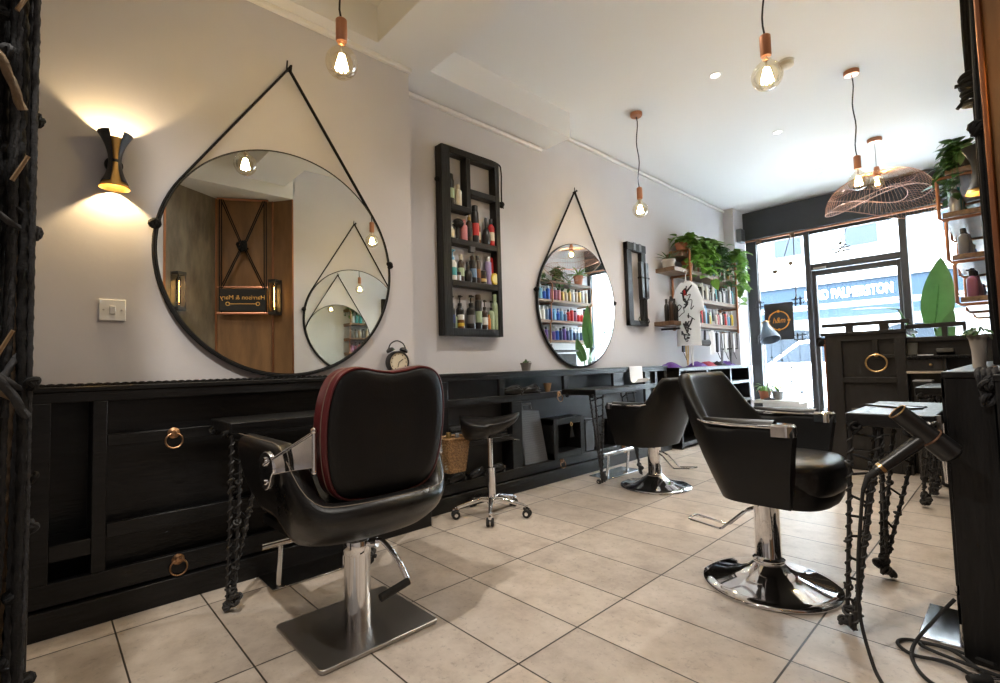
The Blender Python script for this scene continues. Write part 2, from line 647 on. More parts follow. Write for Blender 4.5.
def panel_wall(name, a, b, z1, mat, label, t=0.05):
    a, b = Vector((*a, 0)), Vector((*b, 0))
    d = (b - a).normalized()
    n = Vector((d.y, -d.x, 0)) * t
    m = MB().add([a, b, b + n, a + n, a + Vector((0, 0, z1)), b + Vector((0, 0, z1)), b + n + Vector((0, 0, z1)), a + n + Vector((0, 0, z1))],
                 [(0, 3, 2, 1), (4, 5, 6, 7), (0, 1, 5, 4), (1, 2, 6, 5), (2, 3, 7, 6), (3, 0, 4, 7)])
    return struct(name, m, mat, label=label)


P0, P1, P2, P3 = (0.14, 0.80), (0.42, 1.28), (0.17, 1.745), (RW + 0.012, 1.880)
panel_wall('wall_niche_grey', P0, P1, 2.74, PANELG, 'grey-brown panelled wall of the corner niche')
panel_wall('wall_niche_brown', P1, P2, 2.74, PANELB, 'brown wood panel behind the hanging sign')
panel_wall('wall_niche_return', P2, P3, 2.74, PANELB, 'brown wood panel returning to the wall corner')
struct('wall_niche_end', MB().box((0.14, 0.74, 0), (0.95, 0.80, 3.08)), WALLP, label='plain wall end beside the grey panel')
struct('ceiling_niche', MB().box((RW, 0.745, 2.74), (0.95, 1.90, 3.08)), CEILP, label='lowered ceiling over the panelled niche', cat='ceiling')
tc = MB()
for q in (P0, P1, P2):
    tc.box((q[0] - 0.012, q[1] - 0.012, 0), (q[0] + 0.008, q[1] + 0.008, 2.74))
tc.box((RW - 0.001, 1.868, 0.0), (RW + 0.012, 1.886, 2.74))
struct('trim_4', tc, COPPERP, None, 0.003, 'copper edging strip on the panelled niche corner', 'trim')

# ---- shop front
FY = 7.5
fb = MB()
fb.box((-2.64, FY - 0.12, 2.66), (RW, FY + 0.1, 3.06))
struct('wall_front_bulkhead', fb, DARKP, None, 0.01, 'charcoal boxed bulkhead above the shop window')
struct('trim_5', MB().tube([(-2.63, FY - 0.13, 2.635), (RW, FY - 0.13, 2.635)], 0.014, 10), COPPERP, label='copper pipe along the bottom of the bulkhead', cat='trim')
wn = MB()
wn.box((-2.64, FY - 0.05, 0), (-2.50, FY + 0.05, 2.66)).box((-2.50, FY - 0.04, 0), (-1.90, FY + 0.04, 0.18)).box((-2.50, FY - 0.04, 2.60), (-1.90, FY + 0.04, 2.66))
o = struct('window_1', wn, DARKP, None, 0.006, 'tall shop window beside the door', 'window')
struct('window_pane', MB().box((-2.5, FY - 0.004, 0.18), (-1.9, FY + 0.004, 2.60)), GLASS, o)
dn = MB()
dn.box((-1.90, FY - 0.06, 0), (-1.835, FY + 0.06, 2.66)).box((-0.905, FY - 0.06, 0), (-0.83, FY + 0.06, 2.66)).box((-1.835, FY - 0.05, 2.11), (-0.905, FY + 0.05, 2.19)).box((-1.835, FY - 0.04, 2.60), (-0.905, FY + 0.04, 2.66))
o = struct('door_1', dn, DARKP, None, 0.006, 'charcoal glazed shop door with a fanlight over it', 'door')
struct('fanlight_pane', MB().box((-1.835, FY - 0.004, 2.19), (-0.905, FY + 0.004, 2.60)), GLASS, o)
dl = MB()
dl.box((-1.83, FY - 0.03, 0.01), (-1.785, FY + 0.03, 2.10)).box((-0.945, FY - 0.03, 0.01), (-0.91, FY + 0.03, 2.10)).box((-1.785, FY - 0.03, 2.03), (-0.945, FY + 0.03, 2.10)).box((-1.785, FY - 0.03, 0.01), (-0.945, FY + 0.03, 0.24))
lf = struct('door_leaf', dl, DARKP, o, 0.004)
struct('door_pane', MB().box((-1.785, FY - 0.004, 0.24), (-0.945, FY + 0.004, 2.03)), GLASS, lf)
struct('door_handle', MB().cyl((-0.93, FY - 0.03, 1.02), (-0.93, FY - 0.07, 1.02), 0.022).sphere((-0.93, FY - 0.08, 1.02), 0.028), BRASS, lf)
struct('door_closer', MB().box((-1.80, FY - 0.08, 2.115), (-1.66, FY - 0.05, 2.135)), STEEL, o)
wn = MB()
wn.box((-0.83, FY - 0.04, 0), (RW, FY + 0.04, 0.18)).box((-0.83, FY - 0.04, 2.60), (RW, FY + 0.04, 2.66)).box((RW - 0.06, FY - 0.05, 0.18), (RW, FY + 0.05, 2.60))
o = struct('window_2', wn, DARKP, None, 0.006, 'shop window behind the big-leaved plant', 'window')
struct('window_pane', MB().box((-0.83, FY - 0.004, 0.18), (RW - 0.06, FY + 0.004, 2.60)), GLASS, o)
# inner sill the pots stand on
struct('window_sill', MB().box((-2.5, 7.05, 0.36), (-1.95, FY - 0.04, 0.40)).box((-2.5, 7.38, 0.0), (-1.95, FY - 0.04, 0.36)), M('white_sill_paint', (0.66, 0.66, 0.66), 0.4), None, 0.004, 'low white display sill inside the shop window', 'sill')

# ---- the street
PAVE = M('concrete_paving', (0.34, 0.34, 0.34), 0.85, var=0.1, vscale=3)
struct('pavement', MB().box((-18, 7.6, -0.12), (14, 10.2, -0.02)).box((-18, 13.0, -0.12), (14, 15.0, -0.02)), PAVE, label='pale paving outside the shop window', cat='pavement')
struct('road', MB().box((-18, 10.2, -0.2), (14, 13.0, -0.12)), M('asphalt', (0.16, 0.16, 0.165), 0.9, var=0.1, vscale=8), label='grey street outside the shop', cat='road')
RENDER_ = M('pale_render', (0.22, 0.215, 0.205), 0.9, var=0.06, vscale=1.5)
SLATE = M('slate_blue_paint', (0.006, 0.011, 0.0175), 0.6, spec=0.06)
SLATE2 = M('dull_blue_window', (0.009, 0.012, 0.016), 0.5, spec=0.06)
pub = thing('pub_building', 'pale pub across the street with a blue name board', 'building', (-3.0, 15.0, -0.02))
obj('facade', MB().box((-18, 15.0, -0.02), (14, 15.4, 9.0)), RENDER_, pub)
obj('fascia_board', MB().box((-9.0, 14.88, 2.36), (3.5, 15.0, 2.86)), SLATE, pub)
obj('fascia_moulding', MB().box((-9.0, 14.80, 2.86), (3.5, 15.0, 2.92)).box((-9.0, 14.82, 2.28), (3.5, 15.0, 2.35)), M('grey_stone', (0.06, 0.06, 0.064), 0.8), pub)
text('name_lettering', 'LORD PALMERSTON', 0.335, M('cream_lettering', (0.8, 0.8, 0.78), 0.5), pub, (-3.84, 14.875, 2.48), (1, 0, 0), (0, 0, 1), 0.01, sx=0.61, bold=0.008)
obj('awning', MB().grid([[(x, 14.80, 2.20), (x, 14.45, 2.02), (x, 14.43, 1.95), (x, 14.9, 1.97)] for x in (-9.0, -6, -3, 0, 3.5)]), SLATE, pub)
for wx in (-6.2, -4.15, -1.7, 0.9):
    a = MB()
    pts = [(-0.75, 0), (0.75, 0), (0.75, 0.95)] + [(0.75 * math.cos(t), 0.95 + 0.35 * math.sin(t)) for t in [PI * k / 10 for k in range(1, 10)]] + [(-0.75, 0.95)]
    a.prism(pts, (wx, 14.97, 0.42), (1, 0, 0), (0, 0, 1), 0.04)
    obj('arched_window', a, SLATE2, pub)
for wx in (-7.6, -5.9, -4.2, -2.55, -0.7, 1.1):
    w = obj('window', MB().box((wx - 0.4, 14.93, 3.7), (wx + 0.4, 15.0, 5.0)), M('grey_stone', (0.06, 0.06, 0.064), 0.8), pub)
    obj('pane', MB().box((wx - 0.33, 14.915, 3.76), (wx + 0.33, 14.935, 4.32)).box((wx - 0.33, 14.915, 4.37), (wx + 0.33, 14.935, 4.94)), SLATE2, w)


def car(x, y):
    t = thing('parked_car', 'white car parked on the street outside the window', 'car', (x, y, -0.12))
    prof = [(-2.0, 0.30), (-2.05, 0.62), (-1.9, 0.86), (-1.1, 0.98), (-0.55, 1.40), (0.6, 1.46), (1.25, 1.05), (1.95, 0.88), (2.05, 0.6), (2.0, 0.30)]
    b = MB()
    b.prism(prof, (x, y + 0.8, -0.12), (1, 0, 0), (0, 0, 1), 1.6)
    obj('body', b, M('white_car_paint', (0.6, 0.62, 0.64), 0.25, coat=0.5), t, 0.05)
    for s in (-0.805, 0.80):
        g = MB()
        g.prism([(-1.0, 0.99), (-0.52, 1.34), (0.02, 1.38), (0.02, 0.99)], (x, y + s + 0.005, -0.12), (1, 0, 0), (0, 0, 1), 0.01)
        g.prism([(0.08, 0.99), (0.08, 1.38), (0.58, 1.39), (1.1, 1.03)], (x, y + s + 0.005, -0.12), (1, 0, 0), (0, 0, 1), 0.01)
        obj('side_window', g, SLATE2, t)
        for wx in (-1.25, 1.3):
            w = obj('wheel', MB().lathe([(0.02, -0.09), (0.30, -0.09), (0.32, -0.06), (0.32, 0.06), (0.30, 0.09), (0.02, 0.09)], (x + wx, y + s * 0.93, 0.20), 24, (0, 1, 0)), RUBBER, t)
            obj('hub_cap', MB().lathe([(0.02, -0.1), (0.19, -0.1), (0.2, -0.06)] if s < 0 else [(0.02, 0.1), (0.19, 0.1), (0.2, 0.06)], (x + wx, y + s * 0.93, 0.20), 20, (0, 1, 0)), STEEL, w)


car(-2.35, 11.4)
# ================================================================== BENCHES ALONG THE WALLS


PULL = M('copper_brass_pull', (0.42, 0.24, 0.13), 0.32, 1.0)


def ring_pull(parent, x, y, z, R=0.031, nx=1, mat=PULL):
    b = obj('ring_pull', MB().lathe([(0.001, 0.0), (0.023, 0.0), (0.023, 0.004), (0.012, 0.010), (0.010, 0.016), (0.001, 0.018)], (x, y, z), 18, (nx, 0, 0)), mat, parent)
    obj('ring', MB().torus((x + nx * 0.014, y, z - R), R, 0.0036, (1, 0, 0.18), 28, 8), mat, b)
    return b


# ---- bench under the big mirror
t = thing('wall_bench', 'black timber panelled bench under the big round mirror', 'bench', (-2.53, 0.5, 0))
XF = -2.49
fr = MB()
xb = XF - 0.03
for y0, y1, z0, z1 in [(-0.95, 1.72, 0.852, 0.893), (-0.95, 1.72, 0.107, 0.190)]:
    fr.box((xb, y0, z0), (XF, y1, z1))
for y0, y1 in [(-0.95, -0.90), (-0.08, 0.030), (0.151, 0.196), (1.66, 1.72)]:
    fr.box((xb, y0, 0.19), (XF, y1, 0.852))
fr.box((xb, 0.03, 0.265), (XF - 0.002, 0.151, 0.325))
for z0, z1 in [(0.670, 0.717), (0.312, 0.370)]:
    fr.box((xb, 0.196, z0), (XF - 0.002, 1.66, z1))
obj('face_frame', fr, BLACKW, t, 0.003)
obj('back_panel', MB().box((LW1, 0.17, 0.1), (LW1 + 0.02, 1.72, 0.89)).box((LW1, 1.70, 0.0), (xb, 1.72, 0.89)), BLACKW, t)
obj('cubby', MB().box((-2.76, -0.95, 0.1), (-2.745, 0.168, 0.89)).box((-2.745, 0.152, 0.1), (xb, 0.168, 0.89)).box((-2.745, -0.95, 0.1), (xb, 0.152, 0.125)).box((-2.745, -0.95, 0.285), (xb, 0.152, 0.31)).box((-2.745, -0.95, 0.865), (xb, 0.152, 0.889)), BLACKW, t)
obj('worktop', MB().box((LW1, -0.95, 0.893), (XF + 0.006, 1.724, 0.912)), BLACKW, t, 0.003)
obj('plinth', MB().box((LW1, -0.95, 0.0), (XF + 0.018, 1.725, 0.098)), BLACKW, t, 0.004)
ring_pull(t, XF, 0.417, 0.700)
ring_pull(t, XF, 0.436, 0.168)
tw = MB()
for k in range(2):
    tw.tube([(LW1 + 0.02 + 0.006 * math.cos(s * 1.1 + k * PI), -0.3 + s * 0.010, 0.917 + 0.0042 * math.sin(s * 1.1 + k * PI)) for s in range(190)], 0.0042, 6)
tag(obj('rope_length', tw, ROPE), 'twisted black rope lying along the back of the panelled bench', 'rope')

# ---- bench along the recessed wall
t = thing('wall_bench', 'long black open-shelved bench under the farther oval mirror', 'bench', (-2.7, 3.3, 0))
XR = -2.63
xb = XR - 0.03
fr = MB()
fr.box((xb, 1.74, 0.852), (XR, 4.96, 0.885)).box((xb, 1.74, 0.677), (XR, 4.75, 0.728)).box((xb, 1.74, 0.107), (XR, 4.96, 0.176))
for y0, y1, z0, z1 in [(1.74, 1.99, 0.176, 0.852), (2.585, 2.69, 0.176, 0.677), (2.462, 2.512, 0.728, 0.852), (3.205, 3.265, 0.728, 0.852), (3.935, 4.10, 0.728, 0.852), (4.50, 4.60, 0.107, 0.852), (4.90, 4.96, 0.107, 0.852), (4.70, 4.75, 0.45, 0.852)]:
    fr.box((xb, y0, z0), (XR - 0.002, y1, z1))
fr.box((xb, 1.99, 0.395), (XR - 0.002, 2.585, 0.437))
obj('face_frame', fr, BLACKW, t, 0.003)
obj('back_panel', MB().box((LW2, 1.72, 0.1), (LW2 + 0.012, 4.96, 0.885)), M('dark_slate_paint', (0.030, 0.031, 0.034), 0.55, var=0.3, vscale=5), t)
sh = MB()
sh.box((LW2 + 0.012, 1.74, 0.395), (xb, 2.60, 0.430)).box((LW2 + 0.012, 1.74, 0.690), (xb, 4.75, 0.722)).box((LW2 + 0.012, 1.74, 0.14), (xb, 4.9, 0.17)).box((LW2 + 0.012, 2.60, 0.17), (xb, 2.63, 0.69))
obj('shelf_board', sh, BLACKW, t)
obj('worktop', MB().box((LW2, 1.725, 0.885), (XR + 0.006, 4.97, 0.905)), BLACKW, t, 0.003)
obj('plinth', MB().box((LW2, 1.725, 0.0), (XR + 0.015, 4.97, 0.098)), BLACKW, t, 0.004)
for y, z in [(3.13, 0.705), (3.14, 0.160), (4.05, 0.160)]:
    ring_pull(t, XR, y, z)

# ---- lower open shelving nearer the window
t = thing('shelving_unit', 'open dark shelving unit by the shop window under the plants', 'shelves', (-2.68, 6.2, 0))
fr = MB()
for z in (0.05, 0.42, 0.66, 0.86):
    fr.box((LW2, 5.02, z - 0.02), (-2.52, 7.04, z + 0.02))
for y in (5.02, 5.7, 6.38, 7.0):
    fr.box((LW2, y, 0), (-2.525, y + 0.04, 0.86))
obj('carcass', fr, BLACKW, t, 0.003)
obj('back_panel', MB().box((LW2, 5.02, 0), (LW2 + 0.012, 7.04, 0.86)), BLACKW, t)

# ---- bench along the right-hand wall
t = thing('wall_bench', 'black timber bench carrying the white planter beside the panelled corner', 'bench', (-0.1, 3.3, 0))
obj('carcass', MB().box((-0.162, 2.10, 0.1), (RW, 4.72, 0.865)), BLACKWV, t, 0.004)
obj('end_panel', MB().box((-0.168, 2.08, 0.0), (-0.056, 2.10, 0.868)), BLACKWV, t, 0.003)
obj('worktop', MB().box((-0.173, 2.075, 0.868), (RW, 4.73, 0.888)), BLACKW, t, 0.003)
fr = MB()
for z0, z1 in [(0.80, 0.868), (0.62, 0.67), (0.10, 0.17)]:
    fr.box((-0.177, 2.10, z0), (-0.162, 4.72, z1))
for y in (2.10, 2.9, 3.7, 4.66):
    fr.box((-0.177, y, 0.1), (-0.162, y + 0.06, 0.868))
obj('face_frame', fr, BLACKWV, t, 0.002)
obj('plinth', MB().box((-0.166, 2.09, 0.0), (RW, 4.72, 0.10)), BLACKWV, t)
t = thing('end_cabinet', 'black cabinet under the panelled corner next to the bench end', 'cabinet', (0.0, 1.9, 0))
obj('carcass', MB().box((-0.052, 1.99, 0.0), (RW, 2.072, 0.862)), BLACKWV, t, 0.003)
obj('top', MB().box((-0.055, 1.985, 0.862), (RW, 2.073, 0.880)), BLACKW, t, 0.002)

# ================================================================== ROUND MIRRORS


def round_mirror(xw, yc, zc, R, apex_z, nx, label):
    x0 = xw + nx * (0.012 if nx > 0 else 0.002)
    t = thing('round_mirror', label, 'mirror', (xw, yc, zc), 0, 'strap-hung round mirrors')
    obj('glass', MB().lathe([(1e-4, 0.016), (R - 0.006, 0.016), (R - 0.002, 0.010), (R - 0.002, 0.0), (1e-4, 0.0)], (x0, yc, zc), 128, (nx, 0, 0)), MIRROR, t, ang=20)
    obj('rim', MB().lathe([(R - 0.003, -0.004), (R - 0.003, 0.0165), (R + 0.001, 0.017), (R + 0.002, 0.012), (R + 0.002, -0.004)], (x0, yc, zc), 128, (nx, 0, 0), True), BLACKM, t)
    hh = apex_z - zc
    al = math.acos(R / hh)             # angle from the vertical at which the strap leaves the rim
    Rs = R + 0.0075
    st = MB()
    for dx in (0.001, 0.011):
        pts = []
        for k in range(7):
            a = -al
            e = Vector((x0 + nx * dx, yc + Rs * math.sin(a), zc + Rs * math.cos(a)))
            pts.append(Vector((x0 + nx * dx, yc, apex_z)).lerp(e, k / 7))
        n = 60
        for k in range(n + 1):
            a = -al - (2 * PI - 2 * al) * k / n
            pts.append(Vector((x0 + nx * dx, yc + Rs * math.sin(a), zc + Rs * math.cos(a))))
        for k in range(1, 8):
            pts.append(pts[len(pts) - k].lerp(Vector((x0 + nx * dx, yc, apex_z)), 0) if False else Vector((x0 + nx * dx, yc + Rs * math.sin(al), zc + Rs * math.cos(al))).lerp(Vector((x0 + nx * dx, yc, apex_z)), k / 7))
        st.tube(pts, 0.0055, 7)
    obj('strap', st, ROPE, t)
    obj('strap_tails', MB().tube([(x0 + nx * 0.01, yc - 0.012, apex_z - 0.02), (x0 + nx * 0.016, yc - 0.010, apex_z + 0.035)], 0.004, 6).tube([(x0 + nx * 0.01, yc + 0.010, apex_z - 0.02), (x0 + nx * 0.016, yc + 0.012, apex_z + 0.02)], 0.004, 6).cyl((xw, yc, apex_z - 0.004), (xw + nx * 0.05, yc, apex_z), 0.006), ROPE, t)
    for s, zz in ((-1, 0.10), (1, 0.06)):
        a = math.asin(zz / R)
        p = (x0 + nx * 0.012, yc + s * Rs * math.cos(a) + s * 0.006, zc + zz)
        obj('strap_knot', MB().knot(p, 0.019, 0.0065, random.Random(int(yc * 100) + s), 6), ROPE, t)
    return t


round_mirror(LW1, 0.932, 1.509, 0.576, 2.550, 1, 'big round mirror on a black strap nearest the gold wall lamp')
round_mirror(LW2, 3.615, 1.492, 0.566, 2.560, 1, 'round strap-hung mirror between the bottle cabinet and narrow black rack')
round_mirror(RW, 2.56, 1.500, 0.575, 2.60, -1, 'round strap-hung mirror on the opposite wall, seen in reflections')

# ================================================================== SMALL WALL THINGS
t = thing('light_switch', 'white square light switch on the wall under the gold lamp', 'switch', (LW1, 0.215, 1.225))
obj('plate', MB().box((LW1, 0.169, 1.179), (LW1 + 0.009, 0.258, 1.268)), WHITEP, t, 0.003)
obj('rocker', MB().obox((LW1 + 0.012, 0.2135, 1.2235), (0.010, 0.020, 0.034), Matrix.Rotation(0.15, 3, 'Y')), WHITEP, t, 0.002)
obj('screw', MB().cyl((LW1 + 0.009, 0.184, 1.2235), (LW1 + 0.0105, 0.184, 1.2235), 0.0035, None, 10), STEEL, t)
obj('screw', MB().cyl((LW1 + 0.009, 0.243, 1.2235), (LW1 + 0.0105, 0.243, 1.2235), 0.0035, None, 10), STEEL, t)


def sconce(xw, y, z, nx, label):
    """hourglass wall lamp: gold waist and linings between two black wing plates, open above and below"""
    t = thing('wall_lamp', label, 'lamp', (xw, y, z), 0, 'black and gold hourglass wall lamps')
    H = 0.115
    cx = xw + nx * 0.056

    def rad(u):
        return 0.0185 + 0.0375 * (abs(u) ** 1.9)
    n = 24

    def sheet(a0, a1, off, u0, u1, flare=1.0, ku=12, ka=14):
        m = MB()
        for r_off in (off, off + 0.0016):
            rows = []
            for i in range(ku + 1):
                u = lerp(u0, u1, i / ku)
                rows.append([(cx + nx * math.cos(lerp(a0, a1, k / ka)) * (rad(u) * flare + r_off), y + math.sin(lerp(a0, a1, k / ka)) * (rad(u) * flare + r_off), z + u * H) for k in range(ka + 1)])
            m.grid(rows)
        return m
    obj('gold_body', sheet(-PI, PI, 0.0, -0.98, 0.80, 0.94, 14, 28), GOLD, t)
    obj('side_plate', sheet(0.42, 2.7, 0.002, -0.80, 1.0), BLACKM, t)
    obj('side_plate', sheet(-2.7, -0.42, 0.002, -0.80, 1.0), BLACKM, t)
    obj('waist_disc', MB().cyl((cx, y, z - 0.006), (cx, y, z + 0.006), 0.020), BLACKM, t)
    obj('backplate', MB().cyl((xw, y, z), (xw + nx * 0.012, y, z), 0.032).cyl((xw + nx * 0.01, y, z), (cx - nx * 0.015, y, z), 0.012), BLACKM, t)
    obj('bulb', MB().sphere((cx, y, z + 0.045), 0.012, 10).sphere((cx, y, z - 0.045), 0.012, 10), M('lit_capsule_bulb', (1, 0.9, 0.7), 0.4, emit=(1.0, 0.74, 0.40), estr=22), t)
    for s in (-1, 1):
        lamp('wall_lamp_light', 'POINT', (cx, y, z + s * 0.062), SCONCE_W, (1.0, 0.73, 0.38), 0.008)
    return t


sconce(LW1, 0.211, 1.838, 1, 'black and gold hourglass lamp lit over the light switch')
sconce(RW, 3.30, 1.83, -1, 'black and gold hourglass lamp beside the copper pipe bottle shelves')


def edison(x, y, n, label, z=1.72):
    n = Vector((*n, 0)).normalized()
    s = Vector((-n.y, n.x, 0))
    R = Matrix((n, s, Vector((0, 0, 1)))).transposed()
    p = Vector((x, y, z))
    t = thing('cage_lamp', label, 'lamp', tuple(p), 0, 'caged filament wall lamps')
    fr = MB()
    fr.obox(p + n * 0.008, (0.016, 0.10, 0.36), R).obox(p + n * 0.05 + Vector((0, 0, 0.165)), (0.09, 0.085, 0.03), R).obox(p + n * 0.05 - Vector((0, 0, 0.165)), (0.09, 0.085, 0.03), R)
    for q in (-0.036, 0.036):
        for d in (0.09,):
            fr.obox(p + n * d + s * q, (0.008, 0.008, 0.33), R)
    obj('cage', fr, BLACKM, t)
    obj('tube', MB().lathe([(0.006, -0.125), (0.019, -0.11), (0.019, 0.11), (0.008, 0.135), (0.001, 0.138)], p + n * 0.05, 16), CLEARG, t)
    c = p + n * 0.05
    obj('filament', MB().tube([c + Vector((0, 0, -0.10)), c + Vector((0, 0, 0.10))], 0.006, 8), FILB, t)
    lamp('cage_lamp_light', 'POINT', c, EDISON_W, (1.0, 0.55, 0.2), 0.006)


edison(0.205, 0.887, (-0.864, 0.504), 'caged filament lamp on the grey panel of the niche')
edison(0.120, 1.775, (-0.59, -0.807), 'caged filament lamp on the panel beside the hanging sign')

# hanging shop sign on ropes across the niche
t = thing('hanging_sign', 'black name sign slung on ropes in the panelled niche', 'sign', (0.27, 1.5, 1.68))
a, b = Vector((P1[0] - 0.035, P1[1] - 0.0, 0)), Vector((P2[0] - 0.03, P2[1] - 0.035, 0))
d = (b - a).normalized()
nrm = Vector((-d.y, d.x, 0))
R = Matrix((d, nrm, Vector((0, 0, 1)))).transposed()
mid = a.lerp(b, 0.5) + nrm * 0.03
W = (b - a).length
zs = 1.69
obj('board', MB().obox(mid + Vector((0, 0, zs)), (W * 0.86, 0.025, 0.225), R), M('black_sign_board', (0.008, 0.007, 0.006), 0.6), t, 0.003)
obj('copper_rail', MB().tube([a.lerp(b, 0.02) + nrm * 0.03 + Vector((0, 0, zs - 0.135)), a.lerp(b, 0.98) + nrm * 0.03 + Vector((0, 0, zs - 0.135))], 0.012, 8).tube([a.lerp(b, 0.02) + nrm * 0.03 + Vector((0, 0, zs + 0.13)), a.lerp(b, 0.98) + nrm * 0.03 + Vector((0, 0, zs + 0.13))], 0.008, 8).tube([a.lerp(b, 0.02) + nrm * 0.03 + Vector((0, 0, 2.72)), a.lerp(b, 0.98) + nrm * 0.03 + Vector((0, 0, 2.72))], 0.012, 8), COPPER, t)
rp = MB()
cz = 2.24
for f in (0.06, 0.10, 0.90, 0.94):
    e = a.lerp(b, f) + nrm * 0.035
    rp.tube([e + Vector((0, 0, 2.72)), e + Vector((0, 0, zs - 0.13))], 0.006, 6)
for f0, f1 in ((0.08, 0.47), (0.12, 0.50), (0.92, 0.53), (0.88, 0.50)):
    e0, e1 = a.lerp(b, f0) + nrm * 0.035, a.lerp(b, f1) + nrm * 0.035
    rp.tube([e0 + Vector((0, 0, 2.72)), e1 + Vector((0, 0, cz)), e0 + Vector((0, 0, zs + 0.12))], 0.006, 6)
obj('sling_rope', rp, ROPE, t)
obj('centre_knot', MB().knot(a.lerp(b, 0.5) + nrm * 0.035 + Vector((0, 0, cz)), 0.05, 0.010, random.Random(4), 9), ROPE, t)
GOLDINK = M('gold_lettering', (0.75, 0.42, 0.10), 0.45)
face = mid - nrm * 0.0 + nrm * 0.0135
text('lettering', 'Harrison & Mary', 0.062, GOLDINK, t, face + Vector((0, 0, zs + 0.005)), -d, (0, 0, 1), 0.001, 'CENTER', sx=0.98)
obj('ornament', MB().obox(face + Vector((0, 0, zs - 0.04)), (W * 0.52, 0.003, 0.006), R).torus(face + d * W * 0.28 + Vector((0, 0, zs - 0.04)), 0.017, 0.004, nrm, 20, 6).torus(face - d * W * 0.28 + Vector((0, 0, zs - 0.04)), 0.017, 0.004, nrm, 20, 6), GOLDINK, t)
# ================================================================== CHAIRS


def tub_path(hw, xf, xb, n=40, p=2.6, xs=-0.02):
    """plan of a U-shaped shell, open to +x: from the (+y) arm front round the back to the (-y) arm front"""
    pts = []
    k = max(4, n // 4)
    for i in range(k):
        pts.append((lerp(xf, xs, i / k), hw))
    m = n - 2 * k
    for i in range(m + 1):
        a = PI / 2 + PI * i / m
        c, s = math.cos(a), math.sin(a)
        pts.append((xs + (xs - xb) * (-(abs(c) ** (2 / p))), hw * (abs(s) ** (2 / p)) * (1 if s >= 0 else -1)))
    for i in range(1, k + 1):
        pts.append((lerp(xs, xf, i / k), -hw))
    return pts


def tub(pb, pt, zb, zt, th, roll=None):
    """thick shell lofted between a bottom path and a top path; zb / zt: heights per point; th: thickness; rolled top edge"""
    n = len(pb)
    rows = []
    for i in range(n):
        def nrm(P):
            a, b = P[max(0, i - 1)], P[min(n - 1, i + 1)]
            d = Vector((b[0] - a[0], b[1] - a[1]))
            d.normalize()
            return Vector((-d.y, d.x))      # towards the inside for this direction of travel
        nb, ntp = nrm(pb), nrm(pt)
        B = Vector((pb[i][0], pb[i][1], zb[i]))
        T = Vector((pt[i][0], pt[i][1], zt[i]))
        nb3, nt3 = Vector((nb.x, nb.y, 0)), Vector((ntp.x, ntp.y, 0))
        t = th[i] if isinstance(th, list) else th
        r = t / 2 * (roll or 1.0)
        col = []
        bulge = -0.018
        for k in range(7):
            f = k / 6
            col.append(B.lerp(T, f) + nb3.lerp(nt3, f) * (bulge * math.sin(PI * f)))
        c = T + nt3 * t / 2
        for k in range(1, 8):
            a = PI * k / 8
            col.append(c - nt3 * (r * math.cos(a)) * (t / 2 / r) + Vector((0, 0, r * math.sin(a))))
        for k in range(6, -1, -1):
            f = k / 6
            col.append(B.lerp(T, f) + nb3.lerp(nt3, f) * (t + bulge * 0.5 * math.sin(PI * f)))
        rows.append(col)
    m = MB()
    m.grid(rows, False, True)
    L = len(rows[0])
    m.add(rows[0], [tuple(range(L))])
    m.add(rows[-1], [tuple(range(L))[::-1]])
    return m


def rbox(x0, x1, y0, y1, z0, z1, crown=0.0, nx=14, ny=14, e=5.0, frontbulge=0.0):
    """soft cushion: a superellipse plan with a domed top"""
    m = MB()
    cx, cy = (x0 + x1) / 2, (y0 + y1) / 2
    hx, hy = (x1 - x0) / 2, (y1 - y0) / 2
    n = 48
    prof = [(0.0, 1.0), (0.5, 1.0), (0.86, 0.97), (0.95, 0.90), (0.99, 0.78), (1.0, 0.62), (1.0, 0.3), (0.98, 0.12), (0.94, 0.0), (0.0, 0.0)]
    rows = []
    for r, h in prof:
        row = []
        for k in range(n):
            a = 2 * PI * k / n
            c, s = math.cos(a), math.sin(a)
            px = (abs(c) ** (2 / e)) * (1 if c >= 0 else -1)
            py = (abs(s) ** (2 / e)) * (1 if s >= 0 else -1)
            X = cx + hx * px * max(r, 1e-4)
            Y = cy + hy * py * max(r, 1e-4)
            if px > 0:
                X += frontbulge * (1 - (Y - cy) ** 2 / hy ** 2) * r
            Z = z0 + (z1 - z0) * h + (crown * (1 - r * r) if h > 0.5 else 0)
            row.append((X, Y, Z))
        rows.append(row)
    m.grid(rows, False, True)
    return m


